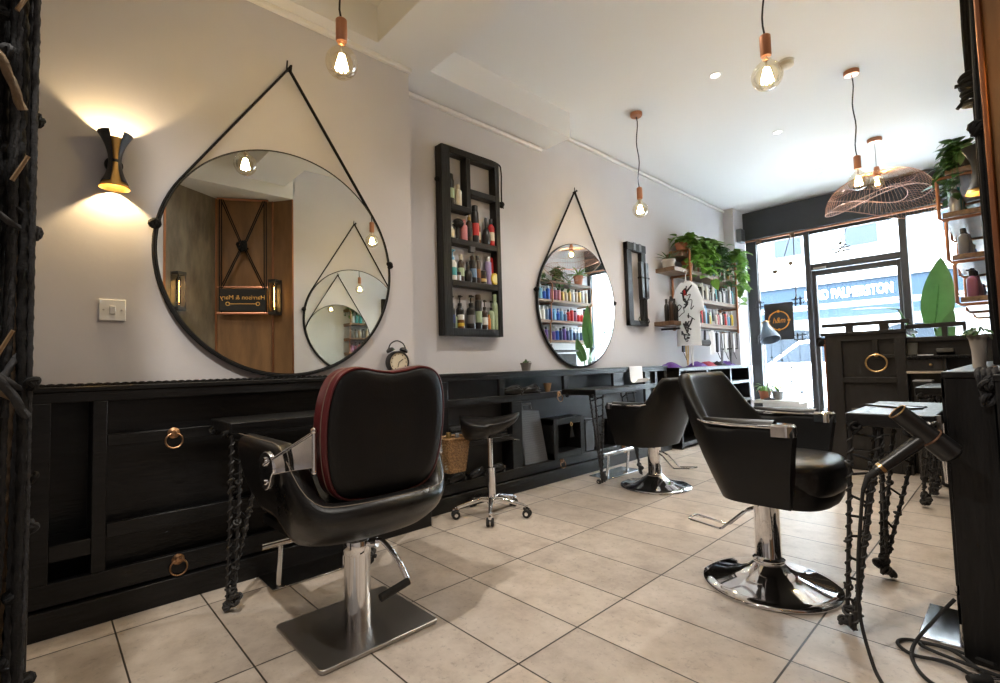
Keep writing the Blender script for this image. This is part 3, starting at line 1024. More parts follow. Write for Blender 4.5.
def styling_chair(name, label, loc, rotz):
    """tub styling chair, front to local +x"""
    t = thing(name, label, 'chair', loc, rotz, 'low tub styling chairs')
    n = 44
    pb = tub_path(0.235, 0.165, -0.135, n, 2.8, 0.02)
    pt = tub_path(0.300, 0.205, -0.215, n, 2.9, -0.03)
    zb, zt, th = [], [], []
    ptt = []
    for i, (x, y) in enumerate(pt):
        f = sstep(-0.105, -0.185, x) if abs(y) < 0.31 else 0
        g = f * (1 - 0.0 * abs(y))
        zt.append(lerp(0.672, 0.862, g) - 0.012 * (1 - f) * (x < 0.0))
        zb.append(0.383)
        th.append(lerp(0.052, 0.058, g))
        ptt.append((x - 0.080 * g, y * (1 - 0.08 * g)))
    obj('shell', tub(pb, ptt, zb, zt, th), LEATHERB, t, world=False, ang=50)
    obj('underside', MB().prism(pb, (0, 0, 0.388), (1, 0, 0), (0, 1, 0), 0.02), LEATHERB, t, world=False)
    obj('seat_cushion', rbox(-0.115, 0.250, -0.222, 0.222, 0.43, 0.545, 0.022, frontbulge=0.045), LEATHER, t, world=False)
    obj('seat_apron', rbox(-0.10, 0.232, -0.228, 0.228, 0.380, 0.50, 0.0, frontbulge=0.045), LEATHERB, t, world=False)
    for s in (-1, 1):
        # padded arm with a chrome edge and a chrome nose
        pad = MB()
        rows = []
        for k in range(13):
            f = k / 12
            x = lerp(0.14, -0.125, f)
            w = 0.029 * math.sin(PI * min(1, 0.25 + f * 0.75)) ** 0.5 if f < 1 else 0.004
            rows.append([(x, s * (0.274 + 0.0) + math.cos(a) * w, 0.703 + math.sin(a) * 0.014) for a in [2 * PI * q / 12 for q in range(12)]])
        pad.grid(rows, False, True)
        obj('arm_pad', pad, LEATHER, t, world=False)
        rail = MB()
        for off in (-0.028, 0.028):
            rail.tube([(0.155, s * 0.274 + off, 0.694), (0.0, s * 0.274 + off * 1.05, 0.694), (-0.11, s * 0.276 + off * 0.7, 0.698), (-0.15, s * 0.274, 0.705)], [0.0062, 0.0062, 0.005, 0.003], 8)
        obj('arm_rail', rail, CHROME, t, world=False)
        cap = MB()
        rows = []
        for k in range(9):
            a = PI * k / 8 - PI / 2
            rows.append([(0.165 + 0.046 * math.cos(a), s * 0.274 + 0.034 * math.sin(a), z) for z in (0.660, 0.698)])
        rows.append([(0.135, s * 0.274 + 0.034, 0.660), (0.135, s * 0.274 + 0.034, 0.698)])
        rows.insert(0, [(0.135, s * 0.274 - 0.034, 0.660), (0.135, s * 0.274 - 0.034, 0.698)])
        cap.grid(rows)
        cap.add([r[1] for r in rows] + [(r[1][0] * 0.9 + 0.015, lerp(r[1][1], s * 0.274, 0.25), 0.706) for r in rows], [(i, i + 1, len(rows) + i + 1, len(rows) + i) for i in range(len(rows) - 1)] + [tuple(range(len(rows), 2 * len(rows)))])
        obj('arm_cap', cap, CHROME, t, world=False)
    round_base(t, 0.262)
    lv = MB()
    for o_ in (-0.022, 0.022):
        lv.tube([(-0.03, o_ * 1.2 - 0.03, 0.318), (-0.07, o_ * 1.5 - 0.035, 0.298), (-0.150, o_ * 1.8 - 0.05, 0.220), (-0.165, o_ * 1.85 - 0.052, 0.215), (-0.285, o_ * 1.9 - 0.06, 0.232)], 0.0055, 8)
    lv.tube([(-0.285, -0.1018, 0.232), (-0.294, -0.098, 0.233), (-0.298, -0.088, 0.2335), (-0.298, -0.032, 0.2335), (-0.294, -0.022, 0.233), (-0.285, -0.0182, 0.232)], 0.0055, 8)
    obj('foot_lever', lv, CHROME, t, world=False)
    return t


def round_base(t, R):
    obj('base_disc', MB().lathe([(1e-4, 0.001), (R - 0.006, 0.001), (R, 0.004), (R, 0.010), (R - 0.005, 0.016), (R * 0.86, 0.024), (R * 0.62, 0.036), (R * 0.42, 0.053), (R * 0.30, 0.072), (R * 0.23, 0.090), (1e-4, 0.092)], (0, 0, 0), 64), CHROME, t, world=False)
    obj('column', MB().lathe([(0.055, 0.085), (0.062, 0.098), (0.062, 0.108), (0.053, 0.116), (0.049, 0.122), (0.049, 0.355), (0.053, 0.360), (0.053, 0.372), (0.001, 0.372)], (0, 0, 0), 40), CHROME, t, world=False)
    obj('piston', MB().cyl((0, 0, 0.37), (0, 0, 0.41), 0.026), CHROME, t, world=False)
    obj('seat_plate', MB().obox((0.01, 0, 0.394), (0.20, 0.16, 0.012)), BLACKM, t, world=False)


styling_chair('salon_chair', 'black tub chair on a round chrome base beside the rope-legged table with the hairdryer', (-0.772, 2.25, 0), 0.0)
low = styling_chair('salon_chair', 'black tub chair on a round chrome base facing the mirror beside the narrow rack', (-1.955, 3.43, 0), PI - 0.12)
for ch in low.children:                # this one is pumped down a little
    if ch.name.startswith('column'):
        ch.scale = (1, 1, 0.84)
    elif not ch.name.startswith('base_disc'):
        ch.location.z -= 0.06

# ---- the barber chair in front
t = thing('barber_chair', 'black leather hydraulic chair with an oxblood-edged backrest and square steel base', 'chair', (-1.735, 0.868, 0), PI)
n = 52
pb = tub_path(0.250, 0.25, -0.190, n, 2.6, 0.0)
pt = tub_path(0.306, 0.365, -0.278, n, 2.8, -0.02)
zt = []
zb = []
th = []
ptt = []
for i, (x, y) in enumerate(pt):
    f = sstep(-0.05, -0.245, x)
    zt.append(lerp(0.668, 0.478, f))
    zb.append(lerp(0.43, 0.375, sstep(0.2, -0.15, x)))
    th.append(lerp(0.084, 0.092, f))
    ptt.append((x - 0.01 * f, y))
obj('bucket_shell', tub(pb, ptt, zb, zt, th, 0.95), LEATHER, t, world=False, ang=60)
obj('underside', MB().prism(pb, (0, 0, 0.385), (1, 0, 0), (0, 1, 0), 0.03), LEATHERB, t, world=False)
obj('seat_cushion', rbox(-0.19, 0.25, -0.205, 0.205, 0.43, 0.52, 0.025, frontbulge=0.03), LEATHERB, t, world=False)
sm = MB()
for off, zoff in ((-0.004, -0.004),):
    pts = [(p[0] - 0.008, p[1] * 1.02, z + 0.03) for p, z in zip(ptt, zt)]
    sm.tube([(p[0] + (0.0), p[1] * 0.985, z + 0.044) for p, z in zip(ptt, zt)], 0.0012, 5)
sm.tube([(p[0] * 1.02, p[1] * 1.02, z + 0.012) for p, z in zip(pb, zb)], 0.0022, 5)
obj('piping', sm, STITCH, t, world=False)
# backrest: kidney outline (y, z), dipped in the middle of its top edge
half = [(0.0, 0.505), (0.09, 0.507), (0.155, 0.520), (0.195, 0.555), (0.216, 0.615), (0.228, 0.70), (0.230, 0.79), (0.220, 0.865), (0.198, 0.920), (0.160, 0.948), (0.115, 0.954), (0.06, 0.944), (0.0, 0.937)]
outl = bez([(y, z, 0) for y, z in half], 5)[:-1]
outl = [(p.x, p.y) for p in outl] + [(0.0, 0.937)] + [(-p.x, p.y) for p in outl[:0:-1]]
zc_ = 0.73


def pad(prof, x0, lean=0.13):
    m = MB()
    rows = []
    for sc, dx in prof:
        rows.append([(x0 + dx - lean * (zc_ + (z - zc_) * sc - zc_) * 1.0, y * sc - 0.016, zc_ + (z - zc_) * sc) for y, z in outl])
    m.grid(rows, False, True)
    nn = len(outl)
    m.add(rows[0], [tuple(range(nn))])
    m.add(rows[-1], [tuple(range(nn))[::-1]])
    return m


XB = -0.225
obj('backrest', pad([(0.90, -0.002), (0.97, 0.0), (1.0, 0.008), (1.008, 0.04), (1.004, 0.085), (0.97, 0.108), (0.88, 0.120), (0.5, 0.126)], XB), REDL, t, world=False, ang=50)
obj('back_panel', pad([(0.55, -0.016), (0.80, -0.014), (0.92, -0.009), (0.965, -0.002), (0.972, 0.006)], XB), LEATHERB, t, world=False, ang=50)
pp = MB()
for sc, dx in ((0.985, 0.0),):
    pp.tube([(XB + dx - 0.13 * (z - zc_) * sc, y * sc - 0.016, zc_ + (z - zc_) * sc) for y, z in outl], 0.0035, 6, True)
obj('piping', pp, REDL, t, world=False)
sp = MB()
sp.tube([(XB + 0.030 - 0.13 * (z - zc_) * 1.006, y * 1.007 - 0.016, zc_ + (z - zc_) * 1.007) for y, z in outl], 0.0016, 5, True)
obj('stitching', sp, STITCH, t, world=False)
for s in (-1, 1):
    br = MB()
    nv = Vector((-0.30, s * 0.954, 0))
    tv = Vector((0.954, s * 0.30, 0))
    pc = Vector((-0.045, s * 0.328, 0.628))
    pl = [(0.040 * math.cos(a) * (1.0 if math.sin(a) > 0 else 0.72), 0.062 * math.sin(a)) for a in [2 * PI * k / 20 for k in range(20)]]
    br.prism(pl, pc - nv * 0.008, tv, (0, 0, 1), 0.016 if s < 0 else -0.016)
    for q in (0.036, -0.036):
        br.cyl(pc + Vector((0, 0, q)), pc + nv * 0.015 + Vector((0, 0, q)), 0.011, 0.008, 14)
    rows = []
    e1 = Vector((XB + 0.045, s * 0.246 - 0.016, 0.690))
    for k in range(11):
        f = k / 10
        cpt = pc.lerp(e1, f) + nv * (0.012 * math.sin(PI * f) + 0.004)
        hh = lerp(0.020, 0.052, f ** 1.4)
        rows.append([cpt + Vector((0, 0, hh)) + nv * 0.004, cpt + nv * 0.002, cpt - Vector((0, 0, hh)) + nv * 0.004, cpt - Vector((0, 0, hh)) - nv * 0.004, cpt - nv * 0.005, cpt + Vector((0, 0, hh)) - nv * 0.004])
    br.grid(rows, False, True)
    br.cyl(e1 + Vector((0, 0, -0.062)), e1 + Vector((0.0, 0, 0.058)), 0.008).sphere(e1 + Vector((0, 0, 0.064)), 0.012, 10).sphere(e1 - Vector((0, 0, 0.066)), 0.010, 10)
    br.tube([pc + nv * 0.012 + Vector((0, 0, 0.02)), e1 + Vector((0, 0, 0.060))], 0.006, 8)
    obj('back_bracket', br, CHROME, t, world=False, bevel=0.002)
base = MB()
bw, bl = 0.203, 0.225
pts = []
for sx, sy, a0 in ((1, 1, 0), (-1, 1, PI / 2), (-1, -1, PI), (1, -1, 1.5 * PI)):
    for k in range(5):
        a = a0 + PI / 2 * k / 4
        pts.append((sx * (bw - 0.02) + 0.02 * math.cos(a), sy * (bl - 0.02) + 0.02 * math.sin(a)))
base.prism(pts, (0.0, 0, 0.001), (1, 0, 0), (0, 1, 0), 0.014)
obj('base_plate', base, STEEL, t, world=False, bevel=0.004)
PX = -0.035
PY = 0.014
obj('column', MB().lathe([(0.047, 0.015), (0.047, 0.275), (0.049, 0.278), (0.049, 0.325), (0.046, 0.331), (0.001, 0.331)], (PX, PY, 0), 40), CHROME, t, world=False)
obj('piston', MB().cyl((PX, PY, 0.33), (PX, PY, 0.40), 0.012).obox((PX + 0.03, 0, 0.395), (0.22, 0.18, 0.014)), CHROME, t, world=False)
ped = MB()
ped.tube(bez([(PX - 0.04, -0.03, 0.312), (PX - 0.07, -0.05, 0.320), (PX - 0.14, -0.072, 0.262), (PX - 0.178, -0.085, 0.205)], 6), [0.010] * 19, 10)
ped.cyl((PX - 0.02, -0.015, 0.31), (PX - 0.055, -0.038, 0.316), 0.017)
lev = obj('foot_lever', ped, CHROME, t, world=False)
obj('rubber_tread', MB().cyl((PX - 0.185, -0.085, 0.20), (PX - 0.185, 0.025, 0.178), 0.0135), RUBBER, lev, world=False)

# ================================================================== SADDLE STOOL
t = thing('saddle_stool', 'black saddle stool on five chrome castor arms in front of the open bench', 'stool', (-2.365, 2.115, 0))
c = Vector((-2.365, 2.115, 0))
m = MB()
rows = []
for i in range(25):
    u = i / 24 * 2 - 1                 # along the length of the saddle
    row = []
    for k in range(28):
        a = 2 * PI * k / 28
        w = 0.135 * (1 - abs(u) ** 3.2) ** 0.5 * (1.0 if u < 0 else 0.82) + 1e-4
        yv = math.cos(a) * w
        top = 0.612 + 0.020 * u * u * (0.3 if u < 0 else 1.0) - 0.012 * (1 - abs(u)) - 0.030 * (yv / 0.14) ** 2
        hh = lerp(0.170, 0.040, (u + 1) / 2) * (1 - abs(u) ** 5) ** 0.5 + 1e-4
        z = top + (math.sin(a) * 0.016 if math.sin(a) > 0 else math.sin(a) * hh)
        row.append((u * 0.195, yv, z))
    rows.append(row)
m.grid(rows, False, True)
ang_ = 0.86
m.v = [(c.x + x * math.cos(ang_) - y * math.sin(ang_), c.y + x * math.sin(ang_) + y * math.cos(ang_), z) for x, y, z in m.v]
obj('seat', m, LEATHER, t, ang=60)
obj('column', MB().lathe([(0.028, 0.075), (0.028, 0.30), (0.022, 0.302), (0.016, 0.305), (0.016, 0.515), (0.001, 0.515)], c, 24), CHROME, t)
obj('mechanism', MB().obox(c + Vector((0, 0, 0.507)), (0.12, 0.10, 0.025)).tube([c + Vector((0.03, 0.03, 0.495)), c + Vector((0.10, 0.12, 0.475))], 0.006, 8).obox(c + Vector((0.108, 0.13, 0.468)), (0.035, 0.035, 0.008)), BLACKM, t, 0.003)
for k in range(5):
    a = 2 * PI * k / 5 - 0.78
    d = Vector((math.cos(a), math.sin(a), 0))
    s = Vector((-d.y, d.x, 0))
    leg = obj('leg', MB().tube([c + d * 0.015 + Vector((0, 0, 0.098)), c + d * 0.07 + Vector((0, 0, 0.108)), c + d * 0.15 + Vector((0, 0, 0.088)), c + d * 0.225 + Vector((0, 0, 0.070))], [0.020, 0.017, 0.013, 0.011], 10), CHROME, t)
    w = MB()
    p = c + d * 0.235
    for q in (-0.014, 0.014):
        w.lathe([(0.001, -0.009), (0.022, -0.009), (0.026, -0.005), (0.026, 0.005), (0.022, 0.009), (0.001, 0.009)], p + s * q + Vector((0, 0, 0.0265)), 18, s)
    cs = obj('caster', w, RUBBER, leg)
    hub = MB().cyl(p + s * 0.024 + Vector((0, 0, 0.0265)), p - s * 0.024 + Vector((0, 0, 0.0265)), 0.011).cyl(p + Vector((0, 0, 0.03)), p + Vector((0, 0, 0.075)), 0.007).tube([p + d * 0.020 + Vector((0, 0, 0.054)), p + Vector((0, 0, 0.062)), p - d * 0.022 + Vector((0, 0, 0.052))], 0.010, 8)
    obj('caster_hood', hub, CHROME, leg)

# ================================================================== FOOTRESTS


def footrest(label, x, y0, y1, hx, bar_x):
    t = thing('footrest', label, 'footrest', (x, (y0 + y1) / 2, 0), 0, 'chrome bar footrests')
    obj('floor_plate', MB().box((x - hx, y0, 0.001), (x + hx, y1, 0.009)), M('mirror_steel_plate', (0.42, 0.42, 0.43), 0.12, 1.0), t, 0.003)
    obj('bar', MB().tube([(bar_x, y0 - 0.05, 0.205), (bar_x, y1 + 0.0, 0.205)], 0.0165, 16), CHROME, t)
    for yy in (y0 + 0.03, y0 + 0.33):
        obj('upright', MB().tube(bez([(bar_x, yy, 0.20), (x + (bar_x - x) * 0.92, yy, 0.13), (x + (bar_x - x) * 0.80, yy, 0.05), (x + (bar_x - x) * 0.75, yy, 0.008)], 6), 0.011, 10), CHROME, t)
    return t


footrest('chrome bar footrest on the floor under the bench, behind the square steel base', -2.36, 0.745, 1.20, 0.10, -2.255)
footrest('chrome bar footrest behind the rope-legged table under the farther mirror', -2.44, 3.38, 3.86, 0.10, -2.36)
footrest('chrome bar footrest at the foot of the black bench end, by the coiled flex', -0.20, 2.15, 2.455, 0.085, -0.165)

# ================================================================== ROPE-LEGGED TABLES


def rope_leg(t, tops, foot, seed, ladder=True, R=0.010):
    rg = random.Random(seed)
    foot = Vector(foot)
    lg = None
    ends = []
    for i, tp in enumerate(tops):
        tp = Vector(tp)
        ft = foot + Vector((rg.uniform(-0.018, 0.018), rg.uniform(-0.018, 0.018), 0.02))
        ends.append((tp, ft))
    m = MB()
    for tp, ft in ends:
        m.tube([tp, ft], 0.0065, 8)
    m.tube([e[1] for e in ends] + [ends[0][1]], 0.007, 6)
    lg = obj('leg', m, BLACKM, t)
    for i, (tp, ft) in enumerate(ends):
        h = MB().helix(tp, ft, 0.0080, 0.0034, rg.uniform(0.034, 0.046), 9, 5, rg.uniform(0, 6))
        for _ in range(3):
            f = rg.uniform(0.15, 0.95)
            h.knot(tp.lerp(ft, f), 0.012, 0.0045, rg, 2)
        obj('rope_binding', h, CORD, lg)
    if ladder:
        for k in range(9):
            r = MB()
            f = 0.03 + k * 0.105
            a0, a1 = ends[0], ends[1]
            r.tube([a0[0].lerp(a0[1], f), a1[0].lerp(a1[1], min(0.98, f + rg.uniform(-0.02, 0.035)))], 0.0045, 6)
            if len(ends) > 2 and k % 2 == 0:
                r2 = MB().tube([a1[0].lerp(a1[1], f), ends[2][0].lerp(ends[2][1], min(0.98, f + 0.05))], 0.0045, 6)
                obj('rope_rung', r2, ROPE, lg)
            obj('rope_rung', r, ROPE, lg)
    fk = MB()
    for q in range(5):
        fk.knot(foot + Vector((rg.uniform(-0.022, 0.022), rg.uniform(-0.022, 0.022), 0.026 + 0.014 * q)), 0.017, 0.0052, rg, 3)
    obj('foot_knot', fk, CORD, lg)


def station_table(label, x0, x1, y0, y1, z, legs, seed):
    """slab shelf on the bench side at x0 with rope-wound legs at the outer corners"""
    t = thing('styling_table', label, 'table', ((x0 + x1) / 2, (y0 + y1) / 2, 0), 0, 'black rope-legged styling tables')
    obj('table_top', MB().box((min(x0, x1), y0, z - 0.045), (max(x0, x1), y1, z)), BLACKW, t, 0.004)
    for i, (tops, foot) in enumerate(legs):
        rope_leg(t, tops, foot, seed + i)
    s = 1 if x1 > x0 else -1
    rg = random.Random(seed + 77)
    for yy in (y0 - 0.004, y1 + 0.004):
        for xx in (x1 - s * 0.03, x0 + s * 0.06):
            obj('corner_knot', MB().knot((xx, yy, z - 0.05), 0.016, 0.005, rg, 4), ROPE, t)
    return t


zl = 0.70
station_table('black rope-legged table beside the chair with the oxblood-edged back', -2.49, -2.17, 0.555, 1.19, 0.748,
              [([(-2.185, 0.565, zl), (-2.185, 0.60, zl), (-2.21, 0.70, zl - 0.02)], (-2.20, 0.570, 0)),
               ([(-2.185, 1.18, zl), (-2.185, 1.14, zl), (-2.21, 1.05, zl - 0.02)], (-2.20, 1.175, 0))], 31)
station_table('black rope-legged table fixed to the open bench below the farther mirror', -2.63, -2.29, 3.17, 3.78, 0.742,
              [([(-2.31, 3.19, zl), (-2.31, 3.30, zl), (-2.40, 3.24, zl)], (-2.285, 3.215, 0)),
               ([(-2.31, 3.76, zl), (-2.33, 3.67, zl), (-2.42, 3.72, zl)], (-2.245, 3.70, 0))], 47)
station_table('black rope-legged table holding a flat comb beside the hanging hairdryer', -0.19, -0.425, 2.035, 2.625, 0.750,
              [([(-0.415, 2.05, zl), (-0.335, 2.06, zl), (-0.36, 2.15, zl)], (-0.452, 2.04, 0)),
               ([(-0.415, 2.61, zl), (-0.365, 2.56, zl), (-0.28, 2.60, zl), (-0.40, 2.45, zl)], (-0.447, 2.625, 0))], 59)
station_table('black rope-legged table in front of the reception desk beyond the hairdryer', -0.19, -0.44, 3.82, 4.42, 0.750,
              [([(-0.43, 3.84, zl), (-0.36, 3.85, zl), (-0.33, 3.92, zl)], (-0.445, 3.985, 0)),
               ([(-0.43, 4.40, zl), (-0.36, 4.38, zl), (-0.30, 4.34, zl)], (-0.44, 4.33, 0))], 71)
tag(obj('flat_comb', MB().obox((-0.335, 2.33, 0.7535), (0.05, 0.20, 0.006), Matrix.Rotation(0.9, 3, 'Z')).obox((-0.29, 2.37, 0.7535), (0.022, 0.10, 0.005), Matrix.Rotation(1.2, 3, 'Z')), BLACKP, None, 0.002), 'flat black comb lying on the rope-legged table by the hairdryer', 'comb')
# ================================================================== BOTTLES
_bm = {}


def cmat(c, rough=0.3, metal=0.0):
    k = (round(c[0], 3), round(c[1], 3), round(c[2], 3), rough, metal)
    if k not in _bm:
        _bm[k] = M('bottle_colour_%d' % (len(_bm) + 1), c, rough, metal)
    return _bm[k]


NAMED = {'black': (0.012, 0.012, 0.013), 'white': (0.72, 0.71, 0.68), 'cream': (0.62, 0.55, 0.42), 'amber': (0.16, 0.06, 0.015), 'dark brown': (0.04, 0.022, 0.014),
         'red': (0.48, 0.02, 0.02), 'pink': (0.55, 0.20, 0.22), 'orange': (0.60, 0.20, 0.04), 'yellow': (0.65, 0.46, 0.05), 'pale green': (0.36, 0.45, 0.28), 'green': (0.06, 0.22, 0.08),
         'teal': (0.05, 0.30, 0.33), 'sky blue': (0.18, 0.42, 0.66), 'royal blue': (0.02, 0.09, 0.42), 'navy': (0.02, 0.03, 0.12), 'mauve': (0.26, 0.09, 0.15), 'purple': (0.12, 0.06, 0.28),
         'lilac': (0.35, 0.28, 0.50), 'gold': (0.50, 0.33, 0.12), 'silver': (0.50, 0.50, 0.52), 'grey': (0.16, 0.16, 0.17), 'beige': (0.45, 0.36, 0.27), 'steel blue': (0.12, 0.20, 0.32)}


def bottle(kind, col, cap, x, y, z, r, h, label, group, band=None, front=(1, 0, 0), cat='bottle', parts=True):
    """a product container: kind in round, pump, spray, tube, jar, flask"""
    nm = {'round': 'bottle', 'pump': 'pump_bottle', 'spray': 'spray_can', 'tube': 'cream_tube', 'jar': 'product_jar', 'flask': 'bottle'}[kind]
    t = thing(nm, label, cat, (x, y, z), 0, group)
    c = (x, y, z + 0.001)
    n = 16
    bmat = cmat(NAMED[col], 0.28, 0.9 if col in ('silver', 'gold') else 0.0)
    kmat = cmat(NAMED[cap], 0.3, 0.9 if cap in ('silver', 'gold') else 0.0)
    if kind == 'tube':
        rows = []
        for f in (0, 0.1, 0.4, 0.8, 1.0):
            rows.append([(x + math.cos(a) * r * lerp(0.8, 0.12, f), y + math.sin(a) * r * lerp(0.8, 1.15, f), z + h * 0.22 + f * h * 0.78) for a in [2 * PI * k / n for k in range(n)]])
        m = MB().grid(rows, False, True)
        m.add(rows[0], [tuple(range(n))[::-1]]).add(rows[-1], [tuple(range(n))])
        obj('body', m, bmat, t)
        obj('cap', MB().cyl(c, (x, y, z + h * 0.22), r * 0.72, r * 0.78, n), kmat, t)
        return t
    hb = {'round': 0.80, 'pump': 0.66, 'spray': 0.84, 'jar': 0.62, 'flask': 0.62}[kind] * h
    if kind == 'spray':
        prof = [(1e-4, 0), (r * 0.94, 0), (r, 0.004), (r, hb * 0.93), (r * 0.86, hb * 0.985), (r * 0.6, hb), (1e-4, hb)]
        cp = [(r * 0.62, hb), (r * 0.80, hb + 0.001), (r * 0.80, h - 0.006), (r * 0.7, h), (1e-4, h)]
    elif kind == 'jar':
        prof = [(1e-4, 0), (r * 0.95, 0), (r, 0.004), (r, hb), (1e-4, hb)]
        cp = [(1e-4, hb), (r * 1.02, hb), (r * 1.02, h - 0.003), (r * 0.98, h), (1e-4, h)]
    elif kind == 'flask':
        prof = [(1e-4, 0), (r * 0.85, 0), (r, hb * 0.15), (r, hb * 0.55), (r * 0.75, hb * 0.85), (r * 0.36, hb), (1e-4, hb)]
        cp = [(1e-4, hb), (r * 0.40, hb), (r * 0.34, h - 0.004), (r * 0.28, h), (1e-4, h)]
    else:
        prof = [(1e-4, 0), (r * 0.94, 0), (r, 0.005), (r, hb * 0.80), (r * 0.90, hb * 0.90), (r * 0.48, hb * 0.985), (r * 0.40, hb), (1e-4, hb)]
        if kind == 'pump':
            cp = [(1e-4, hb), (r * 0.5, hb), (r * 0.5, hb + h * 0.10), (r * 0.18, hb + h * 0.115), (r * 0.18, h * 0.93), (r * 0.42, h * 0.935), (r * 0.42, h), (1e-4, h)]
        else:
            cp = [(1e-4, hb), (r * 0.55, hb), (r * 0.55, h - 0.004), (r * 0.48, h), (1e-4, h)]
    obj('body', MB().lathe(prof, c, n), bmat, t)
    m = MB().lathe(cp, c, n)
    if kind == 'pump':
        f = Vector(front)
        m.tube([Vector(c) + Vector((0, 0, h * 0.965)), Vector(c) + f * r * 1.0 + Vector((0, 0, h * 0.95))], r * 0.15, 6)
    obj('cap', m, kmat, t)
    if band:
        obj('paper_label', MB().lathe([(r + 0.0006, hb * 0.22), (r + 0.0008, hb * 0.23), (r + 0.0008, hb * 0.60), (r + 0.0006, hb * 0.61)], c, n), cmat(NAMED[band], 0.5), t)
    return t


# ================================================================== BOTTLE CABINET ON THE WALL
XC = -2.705
KX = 2.705 / 2.63


def cz(z):
    return 0.9423 + (z - 0.9423) * KX


t = thing('bottle_cabinet', 'tall black open wall cabinet of hair products beside the chimney breast', 'cabinet', (-2.74, 2.31, 1.17))
y0, y1, z0, z1 = 1.955 * KX + 0.018, 2.535 * KX - 0.018, cz(1.165), cz(2.488)
fr = MB()
fr.box((LW2, y0, z0), (XC, y0 + 0.078, z1)).box((LW2, (2.487 * KX - 0.014), z0), (XC, y1, z1)).box((LW2, y0 + 0.078, z0), (XC, (2.487 * KX - 0.014), z0 + 0.055)).box((LW2, y0 + 0.078, cz(2.445)), (XC, (2.487 * KX - 0.014), z1))
obj('case', fr, BLACKWV, t, 0.004)
dv = MB()
dv.box((LW2, 2.195 * KX, cz(2.045)), (XC - 0.003, 2.235 * KX, cz(2.445)))
obj('divider', dv, BLACKWV, t, 0.003)
for zz, ya, yb in ((2.045, y0 + 0.08, 2.235 * KX), (2.185, 2.235 * KX, 2.49 * KX - 0.014), (1.805, y0 + 0.08, 2.49 * KX - 0.014), (1.510, y0 + 0.08, 2.49 * KX - 0.014)):
    obj('shelf', MB().box((LW2, ya, cz(zz)), (XC - 0.002, yb, cz(zz) + 0.043)), BLACKW, t, 0.003)
obj('shelf_block', MB().box((XC - 0.03, 2.215 * KX, cz(1.765)), (XC, 2.262 * KX, cz(1.806))), M('grey_wood', (0.06, 0.06, 0.062), 0.5), t, 0.002)
rg = random.Random(3)
rp = MB()
rp.tube(bez([(XC - 0.02, y0 + 0.02, z1 + 0.006), (XC - 0.02, 2.36, z1 + 0.010), (XC - 0.02, y1, z1 + 0.006), (XC - 0.015, y1 + 0.035, z1 - 0.05), (XC - 0.02, y1 + 0.038, cz(2.30)), (XC - 0.015, y1 + 0.033, cz(2.185))], 8), 0.006, 7)
rp.tube(bez([(XC - 0.05, y1 + 0.005, z1 - 0.04), (XC - 0.05, y1 + 0.021, cz(2.32)), (XC - 0.04, y1 + 0.025, cz(2.19))], 6), 0.005, 6)
rp.knot((XC - 0.02, y1 + 0.030, cz(2.175)), 0.022, 0.007, rg, 5)
rp.tube([(XC - 0.02, y1 + 0.030, cz(2.17)), (XC - 0.01, y1 + 0.050, cz(2.155))], 0.005, 6)
rp.knot((XC - 0.04, y0 - 0.008, cz(2.245)), 0.016, 0.006, rg, 4)
obj('hanging_rope', rp, ROPE, t)

G1 = 'hair products in the black wall cabinet'
